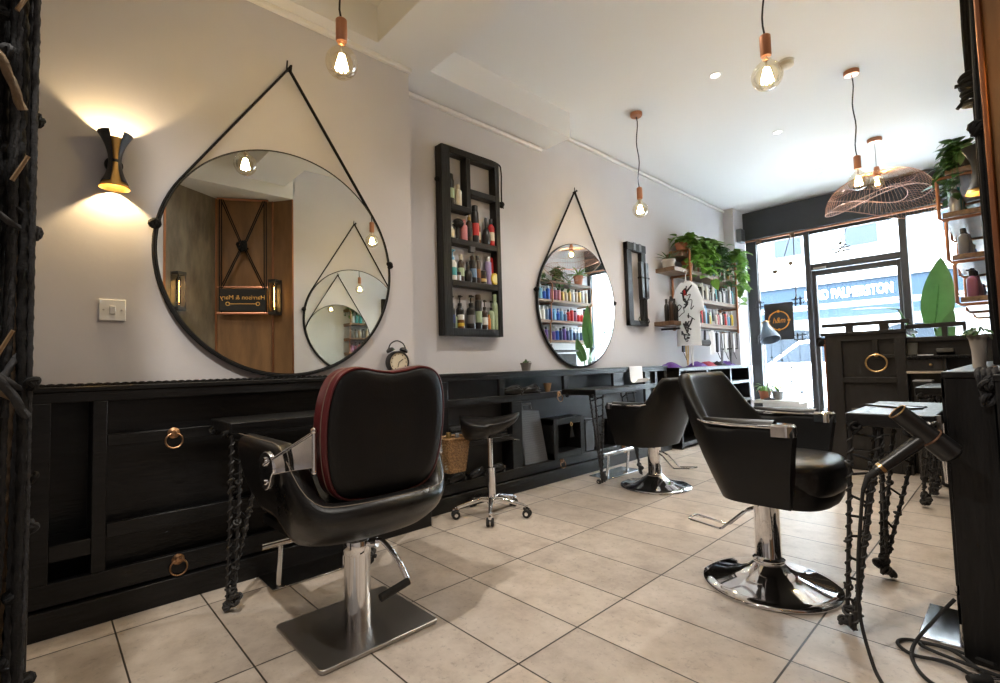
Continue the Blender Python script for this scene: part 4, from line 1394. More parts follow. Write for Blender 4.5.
# (kind, colour, cap, y, height, radius, band, label)
CAB = [
    (2.087, 'spray', 'black', 'black', 2.072, 0.215, 0.026, 'pale green', 'black spray can with green print on the cabinet top corner shelf'),
    (2.087, 'round', 'cream', 'cream', 2.140, 0.155, 0.024, None, 'plain cream bottle beside the black spray can on the cabinet top shelf'),
    (1.847, 'pump', 'cream', 'white', 2.068, 0.105, 0.024, None, 'short cream pump bottle at the near end of the cabinet shelf with black puff'),
    (1.847, 'round', 'pink', 'pink', 2.186, 0.150, 0.023, None, 'pink bottle under the black puff in the wall cabinet'),
    (1.847, 'pump', 'dark brown', 'gold', 2.235, 0.235, 0.022, 'black', 'dark brown bottle with a gold cap on the upper cabinet shelf'),
    (1.847, 'spray', 'black', 'black', 2.292, 0.275, 0.026, 'red', 'tallest black can with a red band on the upper cabinet shelf'),
    (1.847, 'round', 'amber', 'gold', 2.338, 0.185, 0.018, 'cream', 'slim amber bottle beside the tallest black can in the cabinet'),
    (1.847, 'flask', 'black', 'black', 2.398, 0.205, 0.036, None, 'squat black flask with a tapering neck on the upper cabinet shelf'),
    (1.847, 'round', 'red', 'black', 2.448, 0.205, 0.024, 'cream', 'red bottle with black cap at the far end of the upper cabinet shelf'),
    (1.552, 'pump', 'white', 'sky blue', 2.075, 0.215, 0.028, 'teal', 'white and teal pump bottle at the near end of the middle cabinet shelf'),
    (1.552, 'jar', 'silver', 'black', 2.118, 0.060, 0.024, None, 'small silver jar with black lid on the middle cabinet shelf'),
    (1.552, 'round', 'dark brown', 'cream', 2.150, 0.190, 0.022, 'pale green', 'dark bottle with pale green label on the middle cabinet shelf'),
    (1.552, 'flask', 'black', 'black', 2.212, 0.145, 0.032, None, 'rounded black flask on the middle cabinet shelf'),
    (1.552, 'spray', 'black', 'dark brown', 2.262, 0.195, 0.024, 'steel blue', 'black can with a steel blue band on the middle cabinet shelf'),
    (1.552, 'spray', 'dark brown', 'black', 2.305, 0.200, 0.022, 'amber', 'dark brown can with amber band on the middle cabinet shelf'),
    (1.552, 'jar', 'dark brown', 'black', 2.352, 0.095, 0.027, 'gold', 'short dark jar with a gold band on the middle cabinet shelf'),
    (1.552, 'spray', 'lilac', 'silver', 2.408, 0.205, 0.023, None, 'lilac silver spray can on the middle cabinet shelf'),
    (1.552, 'tube', 'red', 'red', 2.448, 0.215, 0.032, None, 'flared red tube at the back of the middle cabinet shelf'),
    (1.220, 'pump', 'black', 'black', 2.062, 0.225, 0.022, 'navy', 'black pump bottle with navy label at the near end of the lowest cabinet shelf'),
    (1.220, 'round', 'pale green', 'white', 2.098, 0.110, 0.018, None, 'small pale green bottle on the lowest cabinet shelf'),
    (1.220, 'pump', 'black', 'black', 2.148, 0.235, 0.027, None, 'plain black pump bottle behind the yellow-labelled jar in the cabinet'),
    (1.220, 'jar', 'amber', 'white', 2.140, 0.095, 0.022, 'yellow', 'amber jar with yellow label and white lid on the lowest cabinet shelf'),
    (1.220, 'pump', 'black', 'black', 2.232, 0.240, 0.030, 'grey', 'stout black pump bottle with grey label on the lowest cabinet shelf'),
    (1.220, 'spray', 'black', 'dark brown', 2.302, 0.250, 0.024, 'pale green', 'black can with pale green band on the lowest cabinet shelf'),
    (1.220, 'pump', 'dark brown', 'black', 2.362, 0.215, 0.022, 'white', 'dark brown pump bottle with white label on the lowest cabinet shelf'),
    (1.220, 'round', 'orange', 'orange', 2.402, 0.110, 0.014, None, 'little orange bottle on the lowest cabinet shelf'),
    (1.220, 'pump', 'pale green', 'black', 2.428, 0.215, 0.021, None, 'pale green pump bottle with black head on the lowest cabinet shelf'),
    (1.220, 'round', 'pale green', 'pale green', 2.466, 0.265, 0.024, None, 'tall pale green bottle at the far end of the lowest cabinet shelf'),
]
for z, k, c_, cp, y, h, r, bd, lb in CAB:
    behind = 0.020 if lb.startswith(('plain black pump', 'flared', 'slim amber', 'small pale')) else 0.0
    bottle(k, c_, cp, XC - 0.034 - behind, y * KX, {2.087: cz(2.045) + 0.043, 1.847: cz(1.805) + 0.043, 1.552: cz(1.510) + 0.043, 1.220: cz(1.165) + 0.055}[z], min(r * 1.12, 0.033), h * KX, lb, G1, bd)
# black powder puff / brush on the pink bottle, and the round yellow tin
t = thing('powder_puff', 'fluffy black puff brush resting on the pink bottle in the cabinet', 'brush', (XC - 0.03, 2.135 * KX, cz(1.805) + 0.043))
obj('head', MB().sphere((XC - 0.034, 2.135 * KX, 1.995), 0.040, 16, (0.9, 1.15, 0.85)), M('black_fluff', (0.012, 0.011, 0.011), 0.9, bump=1.0, bscale=120), t)
obj('handle', MB().cyl((XC - 0.034, 2.128 * KX, 1.875), (XC - 0.034, 2.132 * KX, 1.965), 0.014, 0.010), BLACKP, t)
t = thing('round_tin', 'round yellow tin standing on edge at the far end of the middle cabinet shelf', 'tin', (XC - 0.03, 2.462 * KX, cz(1.51) + 0.043))
obj('body', MB().lathe([(1e-4, -0.014), (0.042, -0.014), (0.045, -0.010), (0.045, 0.010), (0.042, 0.014), (1e-4, 0.014)], (XC - 0.018, 2.455 * KX, cz(1.51) + 0.089), 28, (1, 0.1, 0)), cmat(NAMED['yellow'], 0.3), t)
obj('paper_label', MB().lathe([(1e-4, 0.0146), (0.032, 0.0146), (0.032, 0.0142)], (XC - 0.018, 2.455 * KX, cz(1.51) + 0.089), 24, (1, 0.1, 0)), cmat((0.72, 0.62, 0.25), 0.5), t)

# ================================================================== NARROW RACK WITH STRAIGHTENERS
t = thing('wall_rack', 'narrow black timber wall rack between the round mirror and plant shelves', 'rack', (LW2, 4.61, 1.34))
fr = MB()
fr.box((LW2, 4.43, 1.34), (LW2 + 0.045, 4.52, 2.21)).box((LW2, 4.71, 1.34), (LW2 + 0.045, 4.80, 2.21)).box((LW2, 4.43, 2.13), (LW2 + 0.052, 4.80, 2.215)).box((LW2, 4.43, 1.335), (LW2 + 0.050, 4.80, 1.39))
obj('frame', fr, BLACKWV, t, 0.004)
obj('brace', MB().box((LW2 + 0.045, 4.55, 2.14), (LW2 + 0.056, 4.59, 2.22)).box((LW2 + 0.045, 4.66, 2.14), (LW2 + 0.056, 4.70, 2.22)), M('grey_metal', (0.20, 0.20, 0.21), 0.4, 0.6), t)
for yy, w in ((4.655, 'matt black hair straightener strapped on the narrow wall rack'), (4.745, 'second black hair straightener strapped on the narrow wall rack, nearer the plants')):
    s = thing('hair_straightener', w, 'straightener', (LW2 + 0.07, yy, 1.62), 0, 'straighteners on the narrow rack')
    obj('arm', MB().box((LW2 + 0.046, yy - 0.034, 1.62), (LW2 + 0.066, yy + 0.034, 2.02)), BLACKP, s, 0.008)
    obj('arm', MB().box((LW2 + 0.068, yy - 0.032, 1.63), (LW2 + 0.088, yy + 0.032, 2.02)), BLACKP, s, 0.008)
    obj('strap', MB().box((LW2 + 0.044, yy - 0.037, 1.84), (LW2 + 0.092, yy + 0.037, 1.858)), ROPE, s)
    obj('flex', MB().tube(bez([(LW2 + 0.066, yy, 1.62), (LW2 + 0.06, yy - 0.02, 1.48), (LW2 + 0.07, yy + 0.03, 1.385), (LW2 + 0.08, yy - 0.05, 1.36), (LW2 + 0.07, yy - 0.09, 1.40), (LW2 + 0.07, yy - 0.05, 1.43), (LW2 + 0.07, yy, 1.39)], 7), 0.005, 6), RUBBER, s)

# ================================================================== PLANTS


def leaf_into(m, base, d, up, L, W, fold=0.25, droop=0.35, heart=True, n=6):
    d = Vector(d).normalized()
    up = Vector(up)
    s = d.cross(up)
    if s.length < 1e-3:
        s = Vector((1, 0, 0))
    s.normalize()
    up = s.cross(d).normalized()
    base = Vector(base)
    rows = []
    for i in range(n + 1):
        f = i / n
        w = W * (math.sin(PI * min(1, f * 0.86 + 0.14)) ** 0.75 if heart else math.sin(PI * f) ** 0.8) * (1 - 0.25 * f)
        c = base + d * L * f - up * droop * L * f * f
        rows.append([c - s * w + up * fold * w, c, c + s * w + up * fold * w])
    m.grid(rows)


def trailing(m, stems, p, rg, n_st, length, spread, leaf, out=(1, 0, 0), rise=0.08, nleaf=7):
    p = Vector(p)
    out = Vector(out)
    side = Vector((-out.y, out.x, 0))
    for i in range(n_st):
        L = length * rg.uniform(0.4, 1.0)
        o = out * rg.uniform(0.05, 0.12) + side * rg.uniform(-spread, spread)
        pts = bez([p, p + o * 0.6 + Vector((0, 0, rise * rg.uniform(0.5, 1.3))), p + o * 1.1 + Vector((0, 0, -L * 0.35)), p + o * 1.15 + side * rg.uniform(-0.04, 0.04) + Vector((0, 0, -L))], 5)
        stems.tube(pts, 0.0022, 5)
        k = max(3, int(nleaf * (0.4 + L / length)))
        for j in range(k):
            q = pts[int((j + 0.5) / k * (len(pts) - 1))]
            a = rg.uniform(0, 2 * PI)
            d = Vector((math.cos(a), math.sin(a), rg.uniform(-0.7, 0.35))) + out * 0.6
            s = leaf * rg.uniform(0.7, 1.25)
            leaf_into(m, q, d, (rg.uniform(-0.3, 0.3), rg.uniform(-0.3, 0.3), 1), s, s * 0.42, 0.2, 0.35)


def bushy(m, stems, p, rg, n, R, leaf, wid=0.42, up=0.5):
    p = Vector(p)
    for i in range(n):
        a = rg.uniform(0, 2 * PI)
        e = rg.uniform(0.1, 1.0)
        d = Vector((math.cos(a) * (1 - 0.5 * e), math.sin(a) * (1 - 0.5 * e), up * e + 0.15))
        q = p + d * R * rg.uniform(0.3, 1.0)
        stems.tube([p, p.lerp(q, 0.6) + Vector((0, 0, 0.02)), q], 0.002, 5)
        s = leaf * rg.uniform(0.7, 1.2)
        dd = Vector((math.cos(a), math.sin(a), rg.uniform(-0.5, 0.5)))
        leaf_into(m, q, dd, (0, 0, 1), s, s * wid, 0.2, 0.4)


def pot(t, x, y, z, r, h, mat, taper=0.78):
    c = (x, y, z + 0.001)
    obj('pot', MB().lathe([(1e-4, 0), (r * taper, 0), (r * 0.96, h * 0.78), (r * 1.06, h * 0.79), (r * 1.06, h), (r * 0.94, h), (r * 0.90, h * 0.9), (1e-4, h * 0.9)], c, 24), mat, t)
    obj('soil', MB().cyl((x, y, z + h * 0.88), (x, y, z + h * 0.93), r * 0.91), SOIL, t)


def plant(kind, label, x, y, z, r, h, mat, seed, leafmat=LEAFA, out=(1, 0, 0), **k):
    t = thing({'trail': 'trailing_plant', 'bush': 'potted_plant', 'spiky': 'spiky_plant', 'fern': 'potted_fern'}[kind], label, 'plant', (x, y, z), 0, 'potted plants in the salon')
    pot(t, x, y, z, r, h, mat)
    rg = random.Random(seed)
    m, s = MB(), MB()
    top = (x, y, z + h)
    if kind == 'trail':
        trailing(m, s, top, rg, k.get('n', 12), k.get('L', 0.4), k.get('spread', 0.12), k.get('leaf', 0.075), out, 0.10, k.get('nleaf', 7))
        bushy(m, s, top, rg, k.get('nb', 22), k.get('R', 0.17), k.get('leaf', 0.075))
    elif kind == 'bush':
        bushy(m, s, top, rg, k.get('nb', 26), k.get('R', 0.15), k.get('leaf', 0.07), k.get('wid', 0.42), 0.8)
    else:
        for i in range(k.get('nb', 22)):
            a = rg.uniform(0, 2 * PI)
            e = rg.uniform(0.25, 1.1)
            L = k.get('L', 0.22) * rg.uniform(0.7, 1.1)
            d = Vector((math.cos(a) * math.cos(e), math.sin(a) * math.cos(e), math.sin(e)))
            leaf_into(m, top, d, (0, 0, 1), L, k.get('w', 0.012), 0.4, 0.5 if kind == 'fern' else 0.25, False, 7)
        s.cyl((x, y, z + h * 0.9), (x, y, z + h + 0.01), 0.008)
    obj('foliage', m, leafmat, t, ang=180)
    obj('stem', s, LEAFB, t)
    return t


# ================================================================== PLANT AND PRODUCT SHELVES BY THE WINDOW
XS = -2.55
t = thing('wall_shelf_unit', 'brown board shelves on copper pipes with plants and products by the window', 'shelves', (LW2, 6.0, 1.3))
for lb, zt_, ya, yb in (('shelf_board', 2.205, 5.33, 7.02), ('shelf_board', 2.005, 5.08, 7.04), ('shelf_board', 1.685, 5.36, 6.86), ('shelf_board', 1.395, 5.00, 6.80)):
    obj(lb, MB().box((LW2, ya, zt_ - 0.048), (XS if zt_ < 2.1 else XS - 0.03, yb, zt_)), WOODB, t, 0.004)
for yy in (5.43, 6.75):
    pp = MB()
    pp.tube([(LW2 + 0.02, yy, 1.31), (LW2 + 0.02, yy, 2.255)], 0.014, 10)
    pp.tube(bez([(XS + 0.012, yy, 1.30), (XS + 0.012, yy, 1.70), (XS + 0.012, yy, 2.235)], 4), 0.014, 10)
    for zz in (1.33, 1.62, 1.94, 2.24):
        pp.tube([(LW2, yy, zz), (XS + 0.012, yy, zz)], 0.013, 10)
    obj('copper_pipe', pp, COPPERP, t)
obj('hanging_rail', MB().tube([(XS - 0.02, 5.15, 1.315), (XS - 0.02, 6.78, 1.315)], 0.011, 10).tube([(LW2, 5.16, 1.315), (XS - 0.02, 5.16, 1.315)], 0.011, 8).tube([(XS - 0.02, 6.78, 1.315), (XS - 0.02, 6.78, 1.10), (LW2, 6.78, 1.10)], 0.011, 8), BLACKM, t)

plant('trail', 'ivy in a tilted terracotta pot on the topmost board, near copper pipe', -2.66, 5.50, 2.206, 0.072, 0.135, TERRA, 5, LEAFA, (1, -0.4, 0), n=10, L=0.30, spread=0.14, nb=26, R=0.18, leaf=0.105)
plant('trail', 'trailing ivy with bright leaves next to the tilted terracotta pot', -2.62, 5.86, 2.206, 0.075, 0.115, BLACKP, 6, LEAFA, (1, -0.2, 0), n=18, L=0.46, spread=0.17, nb=26, R=0.20, leaf=0.125)
plant('trail', 'long trailing ivy in the middle of the topmost board', -2.64, 6.34, 2.206, 0.075, 0.115, BLACKP, 8, LEAFB, (1, -0.1, 0), n=18, L=0.48, spread=0.20, nb=30, R=0.22, leaf=0.11)
plant('trail', 'trailing ivy at the window end of the topmost board', -2.60, 6.84, 2.206, 0.06, 0.10, BLACKP, 9, LEAFA, (0.9, 0.35, 0), n=22, L=0.66, spread=0.22, nb=26, R=0.24, leaf=0.115)
plant('bush', 'small leafy plant in a terracotta pot below the topmost shelf board', -2.61, 5.52, 2.006, 0.062, 0.115, TERRA, 12, LEAFA, (1, 0, 0), nb=10, R=0.06, leaf=0.05)
plant('spiky', 'spiky plant in a square-looking grey pot at the end of the second board', -2.68, 5.20, 2.006, 0.075, 0.10, M('pale_grey_pot', (0.42, 0.40, 0.37), 0.7), 14, LEAFB, nb=14, L=0.19, w=0.010)
plant('bush', 'little green plant in a white pot beside the hanging white shirt', -2.60, 5.62, 1.686, 0.045, 0.085, WHITEP, 15, LEAFA, nb=16, R=0.07, leaf=0.045)

rg = random.Random(21)
WSH = [(2.006, 5.70, 6.98, 22, ['white', 'pink', 'white', 'pale green', 'gold', 'white', 'pink', 'white', 'sky blue', 'pale green', 'white', 'grey'], (0.17, 0.25), 'second board under the ivy'),
       (1.686, 5.76, 6.80, 20, ['black', 'black', 'white', 'black', 'white', 'grey', 'black', 'silver', 'black', 'teal'], (0.15, 0.24), 'third board behind the white shirt'),
       (1.396, 5.52, 6.74, 22, ['white', 'pink', 'black', 'white', 'black', 'red', 'grey', 'sky blue', 'black', 'yellow', 'pale green', 'black'], (0.15, 0.23), 'lowest board above the hanging tools')]
for z, ya, yb, nn, cols, hr, nm in WSH:
    for i in range(nn):
        y = lerp(ya, yb, (i + 0.5) / nn)
        c_ = cols[i % len(cols)]
        k = rg.choice(['round', 'pump', 'spray', 'tube', 'spray'])
        cp = rg.choice(['black', 'white', 'silver', c_])
        bottle(k, c_, cp, XS - 0.05 - rg.uniform(0, 0.02), y, z, rg.uniform(0.019, 0.025), rg.uniform(*hr), '%s %s-capped container, %s along the %s' % (c_, cp, ORD[i] if i < 24 else 'last', nm), 'products on the ' + nm)
for i in range(7):
    y = 5.05 + (i % 4) * 0.075 + (0.03 if i > 3 else 0)
    bottle('round', 'black' if i % 3 else 'dark brown', 'black', XS - 0.045 - (0.07 if i > 3 else 0), y, 1.396, 0.024, 0.27 - 0.02 * (i % 3), '%s dark bottle at the near end of the lowest board, %s row' % (ORD[i % 4], 'front' if i < 4 else 'back'), 'dark bottles at the near end of the lowest board')

# white printed T-shirt on a hanger
t = thing('hanging_tee', 'white short-sleeved shirt with black brush print hanging from the copper pipe', 'shirt', (-2.485, 5.20, 1.15))
ux = Vector((0.97, -0.19, 0)).normalized()
nz = Vector((ux.y, -ux.x, 0))
o_ = Vector((-2.485, 5.20, 0))
half = [(0.0, 1.80), (0.055, 1.828), (0.10, 1.812), (0.185, 1.765), (0.265, 1.60), (0.270, 1.52), (0.205, 1.495), (0.190, 1.60), (0.195, 1.40), (0.200, 1.16), (0.0, 1.125)]


def tee(off, puff):
    rows = []
    zs = [1.125 + (1.83 - 1.125) * k / 26 for k in range(27)]
    for z in zs:
        w = 0.77 * 0.20 if z < 1.50 else 0.77 * ( (lerp(0.275, 0.262, (z - 1.50) / 0.10) if z < 1.60 else lerp(0.262, 0.175, (z - 1.60) / 0.17) if z < 1.77 else lerp(0.175, 0.07, (z - 1.77) / 0.06)))
        row = []
        for k in range(25):
            u = k / 24 * 2 - 1
            cur = puff * (1 - u * u) ** 0.5
            wave = 0.010 * math.sin(u * 7 + z * 4) * (1.8 - z) / 0.7
            row.append(o_ + ux * (u * w) + nz * (off * (cur + 0.004) + wave) + Vector((0, 0, z - 0.012 * abs(u) * (z < 1.2) - (0.03 * (1 - abs(u)) if z > 1.82 else 0))))
        rows.append(row)
    return rows


m = MB()
f_, b_ = tee(1, 0.035), tee(-1, 0.03)
m.grid(f_)
m.grid(b_)
for side in (0, -1):
    m.grid([[r[side] for r in f_], [r[side] for r in b_]])
obj('shirt', m, translucent(M('white_shirt_cotton', (0.78, 0.77, 0.76), 0.9, bump=0.15, bscale=40), (0.8, 0.8, 0.8), 0.45), t, ang=80)
pr = MB()
rg = random.Random(8)
for k in range(18):
    u0, zz = rg.uniform(-0.05, 0.09), 1.22 + 0.030 * k
    pts = [o_ + ux * (u0 + rg.uniform(-0.05, 0.05)) + nz * (0.046) + Vector((0, 0, zz + rg.uniform(-0.06, 0.06))) for _ in range(4)]
    pr.tube(bez(pts, 5), rg.uniform(0.004, 0.009), 5)
obj('brush_print', pr, M('black_print', (0.03, 0.03, 0.035), 0.8), t)
obj('red_tag', MB().obox(o_ + nz * 0.048 + ux * 0.02 + Vector((0, 0, 1.70)), (0.035, 0.006, 0.06)), cmat((0.5, 0.02, 0.03), 0.6), t)
hg = MB()
hg.tube([o_ + ux * -0.14 + Vector((0, 0, 1.752)), o_ + Vector((0, 0, 1.835)), o_ + ux * 0.14 + Vector((0, 0, 1.752))], 0.008, 8)
hg.tube(bez([o_ + Vector((0, 0, 1.835)), o_ + Vector((0, 0, 1.90)), o_ + ux * 0.02 + Vector((0, 0, 1.94)), o_ + ux * -0.01 + Vector((0, 0, 1.96)), o_ + ux * -0.03 + Vector((0, 0, 1.94))], 6), 0.004, 6)
obj('hanger', hg, WHITEP, t)

# tools hung from the rail below the lowest board
TOOLS = [('black', 5.22, 'straightener'), ('gold', 5.30, 'cord'), ('white', 5.42, 'cord'), ('black', 5.74, 'dryer'), ('white', 5.95, 'cloth'), ('black', 6.12, 'straightener'), ('grey', 6.24, 'cord'), ('white', 6.36, 'straightener'), ('black', 6.50, 'cord'), ('silver', 6.62, 'straightener')]
rg = random.Random(33)
for i, (c_, y, k) in enumerate(TOOLS):
    x = XS - 0.01
    mt = cmat(NAMED[c_], 0.4)
    if k == 'straightener':
        t = thing('hair_tongs', '%s hair tongs hanging %s along the rail under the lowest board' % (c_, ORD[i]), 'tongs', (x, y, 1.0), 0, 'hair tools on the rail')
        obj('body', MB().obox((x, y - 0.012, 1.17), (0.022, 0.02, 0.24)).obox((x, y + 0.014, 1.17), (0.022, 0.02, 0.24)), mt, t, 0.004)
        obj('flex', MB().tube(bez([(x, y, 1.05), (x + 0.02, y + 0.03, 0.96), (x, y - 0.02, 1.10), (x, y, 1.31)], 6), 0.004, 5), RUBBER, t)
    elif k == 'cord':
        t = thing('hanging_flex', '%s flex looped %s along the rail under the lowest board' % (c_, ORD[i]), 'cord', (x, y, 0.95), 0, 'hair tools on the rail')
        m = MB()
        for q in range(3):
            m.tube(bez([(x, y, 1.315), (x + 0.01, y - 0.03 - 0.01 * q, 1.12), (x, y + rg.uniform(-0.02, 0.02), 0.96 - 0.03 * q), (x, y + 0.035, 1.10), (x, y + 0.01, 1.315)], 6), 0.006, 5)
        obj('flex', m, mt, t)
    elif k == 'dryer':
        t = thing('small_hairdryer', 'black hairdryer hanging under the lowest board behind the shirt hem', 'hairdryer', (x, y, 1.1), 0, 'hair tools on the rail')
        obj('body', MB().lathe([(0.001, -0.09), (0.028, -0.09), (0.036, 0.0), (0.040, 0.08), (0.001, 0.085)], (x, y, 1.16), 16, (0.3, 1, 0)), mt, t)
        obj('handle', MB().tube([(x, y + 0.03, 1.16), (x, y + 0.05, 1.31)], 0.015, 10), mt, t)
    else:
        t = thing('white_cloth', 'white printed cloth hanging from the rail between the hair tools', 'cloth', (x, y, 1.0))
        rows = [[(x + 0.015 * math.sin(u * 0.9 + zz * 7), y - 0.07 + u * 0.02, zz) for u in range(8)] for zz in (1.315, 1.25, 1.18, 1.10, 1.02)]
        m = MB().grid(rows)
        m.grid([[(p[0] - 0.004, p[1], p[2]) for p in r] for r in rows])
        obj('cloth', m, M('white_cotton', (0.74, 0.72, 0.70), 0.9), t)
# towels and brushes on the shelving below
for i, (y, c_, w) in enumerate([(5.10, 'purple', 'bunched purple cape'), (5.75, 'purple', 'folded purple cape'), (6.02, 'red', 'small red towel'), (6.35, 'black', 'heap of black cape cloth'), (6.60, 'purple', 'violet cape')]):
    rg = random.Random(50 + i)
    m = MB()
    rows = []
    for a in range(9):
        u = a / 8
        rows.append([(-2.66 + (k / 10 - 0.5) * 0.18, y + (u - 0.5) * 0.22, 0.882 + 0.055 * math.sin(PI * u) ** 0.6 * math.sin(PI * k / 10) ** 0.6 * (0.7 + 0.5 * rg.random())) for k in range(11)])
    m.grid(rows)
    tag(obj('salon_cape', m, M('cape_%s' % c_, {'purple': (0.10, 0.035, 0.22), 'red': (0.35, 0.03, 0.05), 'black': (0.012, 0.012, 0.014)}[c_], 0.75)), '%s on the shelving by the window, %s from the bench end' % (w, ORD[i]), 'cape', 'capes on the shelving')
t = thing('wall_speaker', 'small grey box high on the corner pilaster above the ivy', 'speaker', (-2.63, 7.2, 2.68))
obj('case', MB().box((-2.64, 7.12, 2.60), (-2.57, 7.26, 2.79)), M('grey_plastic', (0.13, 0.14, 0.15), 0.5), t, 0.01)
obj('grille', MB().box((-2.57, 7.135, 2.615), (-2.566, 7.245, 2.775)), BLACKP, t)
# ================================================================== PENDANTS


def bulb_pendant(x, y, ztop, label, power=1.0):
    zc = 2.24
    t = thing('pendant_bulb', label, 'pendant light', (x, y, ztop), 0, 'bare bulb pendants on copper fittings')
    obj('canopy', MB().lathe([(1e-4, 0.0), (0.050, 0.0), (0.050, -0.022), (0.044, -0.030), (1e-4, -0.032)], (x, y, ztop), 28), COPPER, t)
    sway = 0.006
    m = MB()
    m.tube([(x + sway * math.sin(k * 0.9), y + sway * math.cos(k * 0.7), lerp(ztop - 0.03, zc + 0.19, k / 14)) if 0 < k < 14 else (x, y, lerp(ztop - 0.03, zc + 0.19, k / 14)) for k in range(15)], 0.0042, 8)
    obj('flex', m, ROPEG, t)
    obj('lamp_holder', MB().lathe([(1e-4, 0.192), (0.018, 0.192), (0.0235, 0.186), (0.0235, 0.098), (0.021, 0.092), (1e-4, 0.092)], (x, y, zc), 28), COPPER, t)
    R = 0.066
    prof = [(0.015, 0.096), (0.017, 0.080), (0.028, 0.062)]
    for k in range(13):
        a = lerp(0.80, PI, k / 12)
        prof.append((max(1e-4, R * math.sin(a)), R * math.cos(a)))
    gb = obj('glass_bulb', MB().lathe(prof, (x, y, zc), 36), BULBG, t)
    fl = MB()
    for k in range(8):
        a = 2 * PI * k / 8
        fl.tube([(x + 0.009 * math.cos(a), y + 0.009 * math.sin(a), zc + 0.034), (x + 0.024 * math.cos(a + 0.5), y + 0.024 * math.sin(a + 0.5), zc - 0.028)], 0.0040, 6)
    obj('filament', fl, FILA, gb)
    obj('filament_stem', MB().cyl((x, y, zc + 0.035), (x, y, zc + 0.095), 0.005), STEEL, gb)
    lamp('pendant_light', 'POINT', (x, y, zc), BULB_W * power, (1.0, 0.78, 0.48), 0.02)


bulb_pendant(-1.885, 0.905, 3.08, 'bare bulb on a black flex in front of the big round mirror', 1.0)
bulb_pendant(-2.130, 3.685, 3.08, 'bare bulb hanging before the wall between mirror and narrow rack')
bulb_pendant(-0.718, 2.405, 3.08, 'bare bulb hanging above the tub chair beside the hairdryer table')
bulb_pendant(-0.740, 4.390, 3.08, 'bare bulb overlapping the copper wire basket lamp')

# wide copper wire basket lamp
wx, wy = -0.855, 5.95
t = thing('wire_lamp', 'wide copper wire basket pendant hanging near the shop window', 'pendant light', (wx, wy, 3.08))
obj('canopy', MB().lathe([(1e-4, 0.0), (0.062, 0.0), (0.062, -0.02), (0.05, -0.034), (1e-4, -0.036)], (wx, wy, 3.08), 28), COPPER, t)
obj('flex', MB().tube([(wx, wy, 3.05), (wx, wy, 2.80)], 0.0035, 8), STEEL, t)
obj('lamp_holder', MB().lathe([(1e-4, 0.10), (0.020, 0.10), (0.030, 0.05), (0.030, 0.0), (1e-4, 0.0)], (wx, wy, 2.70), 20), COPPER, t)
sh = MB()
Rr = 0.44


def rim(a):
    """wavy brim of the basket"""
    return 2.40 + 0.085 * math.cos(2 * a + 1.4) - 0.02 * math.cos(a)


for k in range(72):
    a = 2 * PI * k / 72
    pts = []
    for j in range(9):
        f = j / 8
        r = lerp(0.03, Rr, math.sin(f * PI / 2) ** 1.0)
        z = lerp(2.735, rim(a), 1 - math.cos(f * PI / 2) ** 0.9) if j < 8 else rim(a)
        pts.append((wx + math.cos(a) * r, wy + math.sin(a) * r, z))
    sh.tube(pts, 0.0010, 4)
for f in (0.10, 0.45, 0.75):
    pts = []
    for k in range(72):
        a = 2 * PI * k / 72
        r = lerp(0.03, Rr, math.sin(f * PI / 2))
        pts.append((wx + math.cos(a) * r, wy + math.sin(a) * r, lerp(2.735, rim(a), 1 - math.cos(f * PI / 2) ** 0.9)))
    sh.tube(pts, 0.0014, 5, True)
sh.tube([(wx + math.cos(2 * PI * k / 96) * Rr, wy + math.sin(2 * PI * k / 96) * Rr, rim(2 * PI * k / 96)) for k in range(96)], 0.0034, 6, True)
# the inner fold of the basket
inner = []
for k in range(56):
    a = 2 * PI * k / 56
    z1 = rim(a)
    sh.tube([(wx + math.cos(a) * Rr, wy + math.sin(a) * Rr, z1), (wx + math.cos(a) * Rr * 0.78, wy + math.sin(a) * Rr * 0.78, z1 + 0.055), (wx + math.cos(a) * Rr * 0.5, wy + math.sin(a) * Rr * 0.5, 2.50 + 0.4 * (z1 - 2.4))], 0.0009, 4)
    inner.append((wx + math.cos(a) * Rr * 0.5, wy + math.sin(a) * Rr * 0.5, 2.50 + 0.4 * (z1 - 2.4)))
sh.tube(inner, 0.0025, 6, True)
obj('wire_shade', sh, M('rose_copper_wire', (0.40, 0.23, 0.17), 0.4, 0.8), t)
gb = obj('glass_bulb', MB().sphere((wx, wy, 2.645), 0.058, 24), BULBG, t)
fl = MB()
for k in range(6):
    a = 2 * PI * k / 6
    fl.tube([(wx + 0.007 * math.cos(a), wy + 0.007 * math.sin(a), 2.675), (wx + 0.018 * math.cos(a + 0.5), wy + 0.018 * math.sin(a + 0.5), 2.62)], 0.003, 6)
obj('filament', fl, FILA, gb)
lamp('pendant_light', 'POINT', (wx, wy, 2.645), BULB_W * 0.8, (1.0, 0.76, 0.44), 0.025)

